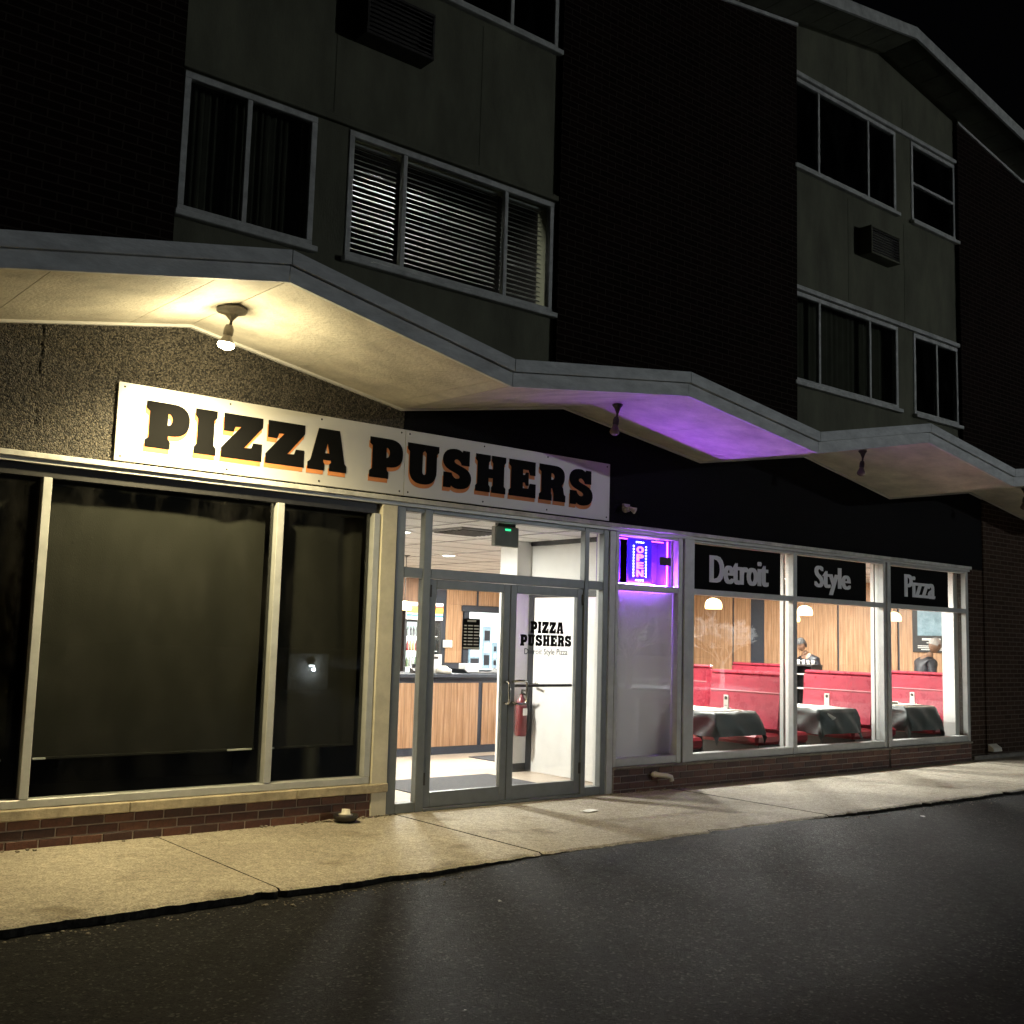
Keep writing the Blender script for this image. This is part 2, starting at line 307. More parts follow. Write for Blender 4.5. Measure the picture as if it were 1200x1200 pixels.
# pebble-dash stucco, painted near black, with paler grains scattered at random
def stucco():
    m, N, L, P = newmat('pebble_dash'); P.inputs['Roughness'].default_value = 0.55
    tc = N.new('ShaderNodeTexCoord'); b = N.new('ShaderNodeTexVoronoi'); b.inputs['Scale'].default_value = 92; L.new(tc.outputs['Object'], b.inputs['Vector'])
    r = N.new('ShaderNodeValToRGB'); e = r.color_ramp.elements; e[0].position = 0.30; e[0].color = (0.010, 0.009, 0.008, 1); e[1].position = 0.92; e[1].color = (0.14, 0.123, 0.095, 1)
    L.new(b.outputs['Color'], r.inputs[0]); L.new(r.outputs[0], P.inputs['Base Color'])
    bp = N.new('ShaderNodeBump'); bp.invert = True; bp.inputs['Strength'].default_value = 1; bp.inputs['Distance'].default_value = 0.012; L.new(b.outputs['Distance'], bp.inputs['Height']); L.new(bp.outputs[0], P.inputs['Normal'])
    return m
M['stucco'] = stucco()

# ------------------------------------------------------------------ ground
def zk(x):
    """height of the asphalt along the kerb: a clear step on the left, flush by the door, a small step on the right"""
    pts = [(-60, -.07), (2.5, -.058), (4.3, -.046), (5.6, -.012), (8.3, -.008), (9.3, -.035), (14, -.045), (80, -.06)]
    for (a, za), (b, zb) in zip(pts, pts[1:]):
        if a <= x <= b: t = (x-a)/(b-a); return za+(zb-za)*t
    return -.05
from mathutils import noise as MN
xs = [-60, -40, -25, -15, -8, -5]+[-3+0.25*i for i in range(0, 81)]+[18, 20, 24, 30, 40, 60, 90]
ys = [-90, -60, -40, -28, -20, -14]+[-11+0.2*i for i in range(0, 45)]+[-2.06, -1.7]
g = MB(); vs = []
for x in xs:
    for y in ys:
        d = min(1, max(0, (-2.0-y)/1.2)); z = zk(x)*(1-d)+(-0.07)*d
        z += 0.012*MN.noise(Vector((x*0.5, y*0.5, 0)))*d+0.004*MN.noise(Vector((x*1.9, y*1.9, 3)))*(0.3+d)
        vs.append((x, y, z))
ny = len(ys); g.add(vs, [(i*ny+j, (i+1)*ny+j, (i+1)*ny+j+1, i*ny+j+1) for i in range(len(xs)-1) for j in range(ny-1)], True)
o = mkobj('parking_lot', g.mesh('parking_lot', M['asphalt'])); o['kind'] = 'structure'; o['label'] = 'dark worn asphalt of the parking lot in front of the shop'
# sidewalk: separate concrete slabs with ragged front edges
walk = mkobj('sidewalk', bx(-12, 30, -1.85, 0.3, -0.25, -0.07).mesh('sidewalk', M['conc'])); walk['kind'] = 'structure'; walk['label'] = 'concrete sidewalk between the shop front and the asphalt'
cuts = [-12, -8.2, -4.9, -2.6, -0.6, 1.2, 3.24, 5.35, 7.2, 8.85, 10.9, 12.9, 15.0, 17.2, 20, 24, 30]
for a, b in zip(cuts, cuts[1:]):
    a2, b2 = a+0.007, b-0.007; n = max(4, int((b-a)/0.035)); front = []; lift = random.uniform(-0.003, 0.003)
    for i in range(n+1):
        x = a2+(b2-a2)*i/n; y = -2.02+0.028*MN.noise(Vector((x*3.1, 1.7, 0)))+0.022*MN.noise(Vector((x*14, 4, 0)))+0.010*MN.noise(Vector((x*37, 8, 0)))
        y += max(0, MN.noise(Vector((x*5.3, 11, 0)))-.28)*.16
        if i in (0, n): y += 0.025
        front.append((x, y))
    m = MB(); t = [(x, y, lift-0.012+0.006*MN.noise(Vector((x*20, 9, 0)))) for x, y in front]; e = [(x, y+0.03, lift) for x, y in front]; bt = [(x, y+0.04+.03*MN.noise(Vector((x*9, 2, 0))), -0.2) for x, y in front]; bk = [(x, 0.25, lift) for x, y in front]
    k = n+1; m.add(bt+t+e+bk, [(r*k+i, r*k+i+1, (r+1)*k+i+1, (r+1)*k+i) for r in range(3) for i in range(n)])
    m.add([bt[0], t[0], e[0], bk[0], (a2, .25, -.2)], [(0, 1, 2, 3, 4)]); m.add([bt[-1], t[-1], e[-1], bk[-1], (b2, .25, -.2)], [(0, 1, 2, 3, 4)])
    o = m.build('paving_slab', M['conc'], walk); o.data.materials.append(M['kerbshade'])
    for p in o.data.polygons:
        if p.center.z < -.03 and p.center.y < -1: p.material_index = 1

# ------------------------------------------------------------------ the building
B = thing('apartment_building', 'three storey building with zigzag canopy over a glazed restaurant front', 'building', (0, 0, 0))
def holes_wall(m, x0, x1, z0, z1, holes, y0, y1):
    xc = sorted({x0, x1, *[h[0] for h in holes], *[h[1] for h in holes]}); 
    for a, b in zip(xc, xc[1:]):
        c = (a+b)/2; hs = sorted([h for h in holes if h[0] < c < h[1]], key=lambda h: h[2]); z = z0
        for h in hs:
            if h[2] > z: m.box(a, b, y0, y1, z, h[2])
            z = h[3]
        if z < z1: m.box(a, b, y0, y1, z, z1)
    return m
# upper storeys: panel bays and brick piers, 4 m each
def roofz(x):
    t = ((x-13.0) % 8.0); t = min(t, 8-t); return 9.88-0.165*t
def top_strip(m, x0, x1, y0, y1, z0):
    xs_ = sorted({x0, x1, *[p for p in (-7, -3, 1, 5, 9, 13, 17, 21) if x0 < p < x1]})
    m.prism([(x0, z0), (x1, z0)]+[(x, roofz(x)) for x in reversed(xs_)], 'y', y0, y1); return m
bays = [(-4.95, -0.95, 's'), (3.05, 7.05, 's'), (11.03, 15.0, 'l')]
ZW = [(4.83, 6.0), (7.65, 8.85)]
PANE = {}
def upper_window(xa, xb, za, zb, mull, hmull=None, curtain=False):
    w = bpy.data.objects.new('window', None); 
    m = MB(); t = 0.055; y0, y1 = -0.015, 0.05
    m.box(xa, xb, y0, y1, zb-t, zb, .004); m.box(xa, xb, y0, y1, za, za+t, .004); m.box(xa, xa+t, y0+.002, y1, za+t, zb-t, .004); m.box(xb-t, xb, y0+.002, y1, za+t, zb-t, .004)
    fr = m.build('window', M['trim'], B)
    for q in mull: bx(q-.022, q+.022, -0.008, .045, za+t, zb-t, c=.003).build('mullion', M['trim'], fr)
    for q in (hmull or []): bx(xa+t, xb-t, -0.008, .045, q-.02, q+.02, c=.003).build('sash_rail', M['trim'], fr)
    edges = [xa+t]+[q for q in mull]+[xb-t]
    for a, b in zip(edges, edges[1:]): bx(a, b, .015, .021, za+t, zb-t).build('pane', M['glassup'], fr)
    bx(xa-.03, xb+.03, -0.07, 0.0, za-.05, za, c=.006).build('sill', M['trim'], fr)
    if curtain:
        c = MB(); n = 60; L_ = xb-xa-.12; pts = [(xa+.06+L_*i/n, 0.16+0.025*math.sin(i*1.9)) for i in range(n+1)]
        gap = lambda x: False
        c.add([(p[0], p[1], za+.02) for p in pts]+[(p[0], p[1], zb-.02) for p in pts], [(i, i+1, n+2+i, n+1+i) for i in range(n)], True)
        c.build('curtain', M['curtain'], fr)
    return fr
M['curtain'] = mat('olive_curtain', (0.13, 0.125, 0.09), 0.9, 0, 0.2, 4)
for bi, (a, b, kind) in enumerate(bays):
    hs = []
    for (za, zb) in ZW:
        if kind == 's': hs += [(a+.03, a+1.23, za, zb), (a+1.55, b-.03, za, zb)]
        else: hs += [(a+.0, a+2.36, za, zb), (a+2.76, b-.0, za, zb)]
    m = MB(); holes_wall(m, a, b, 4.0, 9.2, hs, 0.0, 0.25); top_strip(m, a, b, 0.0, 0.25, 9.2); pw = m.build('wall_panel', M['panel'], B)
    for q in ((a+1.39, b-1.0) if kind == 's' else (a+1.2, a+2.56)):   # panel joints
        for (z0_, z1_) in ((6.12, 7.55), (8.98, 9.4)): bx(q-.006, q+.006, -.004, .0, z0_, z1_).build('joint_strip', M['panel'], pw)
    for fi, (za, zb) in enumerate(ZW):
        bx(a, b, -0.05, 0.0, zb+.012, zb+.07, c=.006).build('head_trim', M['trim'] if kind == 'l' else M['panel'], B)
        if kind == 's':
            upper_window(a+.03, a+1.23, za, zb, [a+.60], curtain=(bi == 1 and fi == 0)); upper_window(a+1.55, b-.03, za, zb, [a+2.15, a+3.35])
        else:
            upper_window(a+.0, a+2.36, za, zb, [a+.55, a+1.69], curtain=(fi == 0)); upper_window(a+2.76, b-.0, za, zb, [] if fi else [a+3.39], [8.235] if fi else None)
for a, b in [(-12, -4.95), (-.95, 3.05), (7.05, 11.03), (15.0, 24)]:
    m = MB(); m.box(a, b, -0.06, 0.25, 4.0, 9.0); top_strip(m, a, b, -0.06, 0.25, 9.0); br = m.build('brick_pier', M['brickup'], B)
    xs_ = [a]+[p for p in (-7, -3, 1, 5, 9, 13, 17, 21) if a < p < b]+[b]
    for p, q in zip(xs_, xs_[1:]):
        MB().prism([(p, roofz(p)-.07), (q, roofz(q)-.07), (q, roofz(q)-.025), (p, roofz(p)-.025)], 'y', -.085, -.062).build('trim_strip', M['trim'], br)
# folded roof with deep eaves
xr = [-11, -7, -3, 1, 5, 9, 13, 17, 21, 25]
for p, q in zip(xr, xr[1:]):
    ro = MB().prism([(p, roofz(p)), (q, roofz(q)), (q, roofz(q)+.13), (p, roofz(p)+.13)], 'y', -0.56, 7).build('roof', M['panel'], B)
    MB().prism([(p, roofz(p)-.02), (q, roofz(q)-.02), (q, roofz(q)+.145), (p, roofz(p)+.145)], 'y', -0.60, -0.565).build('fascia_board', M['trim'], ro)
    n = 9
    for i in range(n):   # soffit boards run out from the wall
        xa = p+(q-p)*i/n+.006; xb = p+(q-p)*(i+1)/n-.006
        MB().prism([(xa, roofz(xa)-.012), (xb, roofz(xb)-.012), (xb, roofz(xb)-.001), (xa, roofz(xa)-.001)], 'y', -.555, -.09).build('soffit_board', M['panel'], ro)
bx(-12, 24, 6.9, 7.1, 2.9, 9.5).build('rear_wall', M['dark'], B); bx(-12, -11.8, .25, 6.9, 0, 9.6).build('side_wall', M['dark'], B); bx(23.8, 24, .25, 6.9, 0, 9.6).build('side_wall', M['dark'], B)
bx(-11.8, 23.8, .25, 6.9, 6.5, 6.7).build('upper_floor', M['dark'], B)
bx(-11.8, 23.8, .25, 6.9, 3.6, 3.8).build('upper_floor', M['dark'], B)
for x in (2.9, 7.2, 10.9, 15.1): bx(x-.06, x+.06, .27, 6.9, 3.8, 9.3).build('room_divider', M['dark'], B)

# wall above the shop windows
m = MB(); NX, NZ = 520, 150; x0, x1, z0, z1 = 1.0, 5.3, 2.74, 4.0; vs = []
for i in range(NX+1):
    for j in range(NZ+1):
        x = x0+(x1-x0)*i/NX; z = z0+(z1-z0)*j/NZ; p = Vector((x*42, z*42, 0))
        d = 0.010*MN.noise(p)+0.007*MN.noise(p*2.1+Vector((5, 1, 2)))+0.003*MN.noise(Vector((x*6, z*6, 1)))
        crack = abs(x-2.165-0.01*MN.noise(Vector((z*9, 0, 0)))-.004*MN.noise(Vector((z*40, 0, 0))))
        if crack < 0.007: d += 0.014*(1 if z > 3.35 else .5)
        vs.append((x, d, z))
m.add(vs, [(i*(NZ+1)+j, (i+1)*(NZ+1)+j, (i+1)*(NZ+1)+j+1, i*(NZ+1)+j+1) for i in range(NX) for j in range(NZ)], True)
st = m.build('stucco_wall', M['stucco'], B)
bx(1.0, 5.3, 0.02, 0.25, 2.74, 4.0).build('stucco_wall', M['dark'], B)
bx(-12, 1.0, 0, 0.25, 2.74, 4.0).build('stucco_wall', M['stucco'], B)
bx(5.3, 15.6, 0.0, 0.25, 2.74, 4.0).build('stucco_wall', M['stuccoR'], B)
bx(15.14, 15.6, 0.002, 0.25, 0, 2.74).build('end_wall', M['brickend'], B)
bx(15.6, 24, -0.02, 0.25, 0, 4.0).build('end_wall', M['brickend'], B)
bx(15.14, 24, -.07, -.021, -.01, .055, c=.01).build('concrete_plinth', M['stoneR'], B)

# ---- zigzag canopy
wallp = [(-6.75, 3.58), (-4.75, 3.92), (-2.75, 3.58), (-0.75, 3.92), (1.25, 3.575), (3.25, 3.932), (5.262, 3.573), (7.213, 3.895), (9.30, 3.596), (11.24, 3.91), (13.15, 3.578), (15.25, 3.88), (17.2, 3.58), (19.2, 3.9)]
outp = [(-6.75, 3.49), (-4.75, 3.86), (-2.75, 3.49), (-0.75, 3.86), (1.22, 3.49), (3.235, 3.865), (5.17, 3.479), (7.19, 3.738), (9.12, 3.469), (11.2, 3.862), (13.13, 3.575), (15.2, 3.86), (17.2, 3.55), (19.2, 3.86)]
YO = -1.70
can = bpy.data.objects.new('canopy', None); COL.objects.link(can); can.parent = B; ORG[can.name] = Vector((0, 0, 0))
def lp(a, b, t): return (a[0]+(b[0]-a[0])*t, a[1]+(b[1]-a[1])*t)
for k in range(len(wallp)-1):
    wa, wb, oa, ob = wallp[k], wallp[k+1], outp[k], outp[k+1]
    cutt = [0, 0.30, 0.78, 1] if wb[1] < wa[1] else [0, 0.26, 0.76, 1]
    if k % 2: cutt = [0, 0.47, 0.93, 1] if wb[1] < wa[1] else [0, .42, .86, 1]
    for t0, t1 in zip(cutt, cutt[1:]):
        e = 0.003/2.0; t0 += e; t1 -= e
        w0, w1, o0, o1 = lp(wa, wb, t0), lp(wa, wb, t1), lp(oa, ob, t0), lp(oa, ob, t1)
        bot = [(w0[0], .02, w0[1]), (w1[0], .02, w1[1]), (o1[0], YO+.02, o1[1]+.012), (o0[0], YO+.02, o0[1]+.012)]
        MB().quadbox([(x, y, z+.014) for x, y, z in bot], bot).build('soffit_panel', M['soffit'], can)
    bot = [(wa[0], .1, wa[1]+.02), (wb[0], .1, wb[1]+.02), (ob[0], YO+.03, ob[1]+.034), (oa[0], YO+.03, oa[1]+.034)]
    MB().quadbox([(x, y, z+.12) for x, y, z in bot], bot).build('canopy_slab', M['fascia'], can)
    bot = [(wa[0], -.035, wa[1]-.022), (wb[0], -.035, wb[1]-.022), (wb[0], .01, wb[1]-.022), (wa[0], .01, wa[1]-.022)]
    MB().quadbox([(x, y, z+.02) for x, y, z in bot], bot).build('trim_strip', M['white'], can)
    for (h0, h1, ya, yb) in ((0.0, .112, YO-.012, YO+.018), (.118, .215, YO-.04, YO+.018)):
        sc = 0.5*(1 if True else 0)
        e = .004 if h0 else .003
        A = (oa[0]+e, oa[1]); C = (ob[0]-e, ob[1])
        MB().prism([(A[0], A[1]+h0), (C[0], C[1]+h0), (C[0], C[1]+h1), (A[0], A[1]+h1)], 'y', ya, yb).build('fascia_board', M['fascia'], can)

# ---- shop front: base walls with real bricks
brick_mesh = []
for mi in range(4):
    for L_ in (0.2125,):
        brick_mesh.append(MB().box(0, L_, -0.006, 0.05, 0, 0.058, .004).mesh('brick', M['brick%d' % mi]))
def brick_run(part, x0, x1, ztop, rows, y, dark=False):
    for r in range(rows):
        z = ztop-0.068*(r+1)+0.005; x = x0-(0.111 if r % 2 else 0)+random.uniform(-.005, .005)
        while x < x1:
            a, b = max(x, x0+.003), min(x+0.2125, x1-.003)
            if b-a > 0.02:
                if b-a > 0.2: me = random.choice(brick_mesh)
                else: me = MB().box(0, b-a, -0.006, 0.05, 0, 0.058, .004).mesh('brick', M['brick%d' % random.randrange(4)])
                o = mkobj('brick', me, part); o.location = (a, y+random.uniform(-.0015, .0015), z+random.uniform(-.001, .001))
            x += 0.222
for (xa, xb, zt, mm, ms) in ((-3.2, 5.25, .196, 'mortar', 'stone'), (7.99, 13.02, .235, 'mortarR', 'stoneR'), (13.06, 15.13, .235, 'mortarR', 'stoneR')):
    base = bx(xa, xb, -0.028, 0.2, -.12, zt-.002).build('base_wall', M[mm], B)
    xa2 = xa if xa > 0 else 0.4
    brick_run(base, xa2, xb, zt, 4, -.028)
    x = xa
    while x < xb-.05:
        L_ = min(random.uniform(1.1, 1.5), xb-x); e = xb if x+L_ > xb-.4 else x+L_
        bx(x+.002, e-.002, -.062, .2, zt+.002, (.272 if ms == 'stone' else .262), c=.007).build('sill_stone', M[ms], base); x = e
# header ledge and frames
bx(-3.2, 15.16, -.075, .02, 2.722, 2.764, c=.004).build('header_trim', M['trim'], B)
bx(-3.2, 15.14, -.05, .12, 2.69, 2.72).build('header_trim', M['alu'], B)
G = M['glass']
def post(xa, xb, z0, z1, mm, y0=-.03, y1=.045, nm='mullion'): return bx(xa, xb, y0, y1, z0, z1, c=.004).build(nm, M[mm], B)
def pane(xa, xb, z0, z1, y=.03): return bx(xa, xb, y, y+.006, z0, z1).build('pane', G, B)
# left dark unit (shaded windows)
for s in (0, -4.0):
    xs_ = [1.30+s, 2.27+s, 4.117+s, 5.045+s]
    for i, x in enumerate(xs_): post(x-.032, x+.032, .335, 2.60, 'alu' if i < 3 else 'alu')
    bx(xs_[0]-.03, xs_[3]+.03, -.028, .09, .276, .333, c=.004).build('window_frame', M['alu'], B)
    bx(xs_[0]-.03, xs_[3]+.03, .0, .09, 2.602, 2.688).build('window_frame', M['black'], B)
    for a, b in zip(xs_, xs_[1:]): pane(a+.03, b-.03, .33, 2.61)
    bx(5.085+s, 5.245+s, -.045, .16, .0 if s == 0 else .276, 2.688, c=.006).build('pillar', M['cream'], B)
# dark interior of the left unit
bx(-3.2, 5.236, 3.0, 3.1, 0, 2.9).build('shop_partition', M['dark'], B); bx(5.2365, 5.2505, .17, 3.1, 0, 2.9).build('shop_partition', mat('grey_partition', (.05, .05, .045), .8), B); bx(-3.3, -3.2, .1, 3.1, 0, 2.9).build('shop_partition', M['dark'], B)
bx(-3.2, 5.24, .12, 3.0, 2.80, 2.9).build('shop_ceiling', M['dark'], B); bx(-3.2, 5.24, .2, 3.0, -.05, .02).build('shop_floor', M['dark'], B)
# ---- entrance
D = 'aludk'
post(5.252, 5.345, 0.0, 2.688, D, -.03, .05); post(5.552, 5.636, 0.0, 2.688, D); post(7.532, 7.592, 0.0, 2.688, D); post(7.795, 7.865, 0.0, 2.688, D); post(7.885, 7.97, .0, 2.688, 'alu')
for a, b in ((5.347, 5.55), (5.638, 7.53), (7.594, 7.793)):
    bx(a, b, -.026, .086, 2.062, 2.15, c=.004).build('transom_bar', M[D], B); bx(a, b, -.026, .086, 2.65, 2.686, c=.004).build('transom_bar', M[D], B)
    pane(a, b, 2.15, 2.65)
    if b-a < .5: bx(a, b, -.026, .086, .0, .085, c=.004).build('bottom_rail', M[D], B); pane(a, b, .085, 2.062)
bx(5.638, 7.530, -.04, .12, 0.0, .026, c=.004).build('threshold', M['aludk'], B)
for side, (xa, xb) in enumerate(((5.642, 6.582), (6.59, 7.527))):
    m = MB(); y0, y1 = -.015, .035
    m.box(xa, xa+.075, y0, y1, .03, 2.056, .003); m.box(xb-.075, xb, y0, y1, .03, 2.056, .003); m.box(xa+.075, xb-.075, y0+.001, y1-.001, 1.975, 2.056, .003); m.box(xa+.075, xb-.075, y0+.001, y1-.001, .03, .16, .003)
    dr = m.build('door', M[D], B); bx(xa+.075, xb-.075, .007, .013, .16, 1.975).build('pane', G, dr)
    hx = xb-.035 if side == 0 else xa+.045; s = 1
    MB().tube([(hx, y0, 1.13), (hx, y0-.05, 1.14), (hx+.02, y0-.065, 1.145), (hx+.11, y0-.065, 1.145), (hx+.13, y0-.065, 1.12), (hx+.13, y0-.065, .95), (hx+.11, y0-.065, .925), (hx+.02, y0-.065, .925), (hx, y0-.05, .93), (hx, y0, .94)] if side else
              [(hx, y0, 1.13), (hx, y0-.055, 1.13), (hx, y0-.065, 1.11), (hx, y0-.065, .95), (hx, y0-.055, .93), (hx, y0, .93)], .012, 10).build('handle', M['chrome'], dr)
    if side: MB().tube([(xa+.075, .05, 1.09), (xb-.075, .05, 1.09)], .014, 8).build('push_bar', M['iron'], dr)
    hgx = xa+.004 if side == 0 else xb-.004
    for hz in (.28, 1.95): bx(hgx-.012, hgx+.012, y0-.012, y0-.0005, hz-.055, hz+.055, c=.003).build('hinge', M['iron'], dr)
# ---- right-hand windows
post(7.972, 8.02, .262, 2.688, 'alu'); post(8.93, 9.0, .262, 2.688, 'alu'); bx(9.02, 9.185, -.04, .16, .262, 2.70, c=.005).build('pillar', M['alu'], B)
post(10.985, 11.06, .262, 2.688, 'alu'); post(12.93, 12.985, .262, 2.688, 'alu'); bx(13.0, 13.085, -.045, .16, .262, 2.70, c=.005).build('pillar', M['alu'], B); post(15.05, 15.12, .262, 2.688, 'alu')
for a, b in ((8.022, 8.928), (9.187, 10.983), (11.062, 12.928), (13.087, 15.048)):
    bx(a, b, -.026, .086, .264, .345, c=.004).build('window_frame', M['alu'], B); bx(a, b, -.026, .086, 2.66, 2.686, c=.004).build('window_frame', M['alu'], B)
    bx(a, b, -.026, .086, 2.085, 2.148, c=.004).build('transom_bar', M['alu'], B); pane(a, b, .345, 2.085); pane(a, b, 2.148, 2.66)
for x in (9.19, 10.955, 11.065, 12.90, 13.09, 14.93):   # pale inner jambs
    bx(x, x+.028 if x not in (14.93,) else x+.115, .095, .15 if x < 14 else .28, .264, 2.686, c=.003).build('inner_jamb', M['white'], B)

# ---- restaurant interior shell
YB = 8.6
bx(5.26, 17.2, .2, YB+.1, -.06, 0.004).build('interior_floor', M['floor'], B)
ceil = bx(5.26, 17.2, .13, YB+.1, 2.712, 2.75).build('interior_ceiling', M['tbar'], B)
tm = bx(0, 1.198, 0, .588, -.02, .0, c=.003).mesh('ceiling_tile', M['tile'])
for i in range(10):
    for j in range(14):
        x = 5.26+1.22*i+.011; y = .14+.61*j+.011
        if x+1.2 > 17.2 or y+.6 > YB: 
            if y+.6 > YB or x > 16.6: continue
        o = mkobj('ceiling_tile', tm, ceil); o.location = (x, y, 2.712)
for i in range(10): bx(5.26+1.22*i-.012, 5.26+1.22*i+.012, .14, YB, 2.686, 2.6915).build('grid_bar', M['tbar2'], ceil)
for j in range(14): bx(5.27, 16.98, .14+.61*j-.012, .14+.61*j+.012, 2.684, 2.6855).build('grid_bar', M['tbar2'], ceil)
bx(5.252, 5.262, .1, YB, 0, 2.72).build('interior_wall', M['white'], B)
bw = bx(5.26, 17.2, YB, YB+.1, 0, 2.72).build('interior_wall', M['navy'], B)
ew = bx(17.0, 17.1, .1, YB, 0, 2.72).build('interior_wall', M['navy'], B)
bx(15.14, 17.0, .26, .30, 0, 2.72).build('interior_wall', M['white'], B)
for a, b in ((.32, .99), (1.04, 2.22), (2.26, 3.42), (3.46, 4.62), (4.66, 5.08), (5.41, 5.82), (5.86, 7.0), (7.04, 8.58)):
    bx(16.982, 17.0, a, b, .1, 2.70, c=.004).build('wood_panel', M['wood'], ew)
for a, b, mm in ((8.3, 9.6, 'wooddk'), (9.64, 11.55, 'wooddk'), (12.0, 12.70, 'wood'), (12.76, 14.0, 'wood'), (14.05, 15.3, 'wood'), (15.35, 16.6, 'wood')):
    z1 = 2.60
    if 12.38 < b and a < 14.1 and a > 11.9:
        bx(a, b, YB-.02, YB, 2.14, z1, c=.004).build('wood_panel', M[mm], bw)
        if a < 12.38: bx(a, 12.38, YB-.02, YB, 1.05, 2.139, c=.004).build('wood_panel', M[mm], bw)
    else: bx(a, b, YB-.02, YB, .1, z1, c=.004).build('wood_panel', M[mm], bw)
bx(12.34, 14.2, YB-.06, YB-.021, 2.02, 2.13, c=.004).build('hatch_frame', M['navy'], B); bx(12.40, 12.52, YB-.05, YB-.021, .9, 2.018, c=.004).build('hatch_frame', M['navy'], B)
# white stub wall beside the vestibule, with a white door in black frame
bx(8.14, 8.40, 1.80, 2.12, 0, 2.72).build('stub_wall', M['white'], B); bx(8.12, 8.42, 1.785, 1.80, 0.004, .10).build('skirting', M['black'], B)
bx(8.36, 8.46, .30, 1.79, 2.13, 2.72).build('stub_wall', M['white'], B); bx(8.36, 8.46, .30, .62, 0, 2.13).build('stub_wall', M['white'], B)
bx(8.33, 8.359, .32, 1.78, 2.64, 2.70).build('wall_trim', M['black'], B)
bx(8.325, 8.359, .50, 1.79, 2.03, 2.125).build('door_frame', M['black'], B); bx(8.325, 8.359, 1.70, 1.785, .02, 2.03).build('door_frame', M['black'], B); bx(8.325, 8.359, .36, .56, .004, 2.03).build('door_frame', M['black'], B)
idr = bx(8.335, 8.375, .565, 1.695, .015, 2.025, c=.003).build('inner_door', M['white'], B)
MB().tube([(8.335, 1.62, 1.02), (8.28, 1.62, 1.02), (8.275, 1.60, 1.02), (8.275, 1.50, 1.0)], .011, 8).build('handle', M['chrome'], idr); MB().lathe([(0.03, 0), (.03, .012), (0, .012)], (8.335, 1.62, 1.02), 14, (-1, 0, 0)).build('handle_plate', M['chrome'], idr)
# vestibule interior jamb by the sidelight
bx(8.02, 8.06, .10, .2, .02, 2.70).build('inner_jamb', M['white'], B); bx(7.87, 7.93, .092, .15, .0, 2.70).build('inner_jamb', M['white'], B)

# ------------------------------------------------------------------ main sign
def arc(cx, cz, rx, rz, a0, a1, n=14, p=2.0):
    out = []
    for i in range(n+1):
        t = rad(a0+(a1-a0)*i/n); c, s_ = math.cos(t), math.sin(t)
        out.append((cx+rx*math.copysign(abs(c)**(2/p), c), cz+rz*math.copysign(abs(s_)**(2/p), s_)))
    return out
def s_glyph():
    p = [(.92, .62), (.66, .62), (.62, .70), (.52, .765), (.42, .75), (.38, .70), (.42, .64), (.60, .585), (.82, .52), (.95, .42), (1.0, .28), (.96, .13), (.82, .02), (.58, -.02), (.40, 0), (.30, .06), (.28, 0), (.04, 0), (.04, .38), (.30, .38), (.34, .30), (.44, .235), (.56, .24), (.61, .29), (.57, .35),
         (.40, .41), (.18, .48), (.05, .58), (0, .71), (.04, .86), (.18, .98), (.42, 1.02), (.58, 1.0), (.68, .94), (.70, 1.0), (.92, 1.0)]
    hard = {0, 1, 15, 16, 17, 18, 19, 33, 34, 35}; out = []
    for i, q in enumerate(p):
        if i in hard: out.append(q); continue
        for r_ in (p[i-1], p[(i+1) % len(p)]): out.append((q[0]*.75+r_[0]*.25, q[1]*.75+r_[1]*.25))
    return [out]
sf = .17
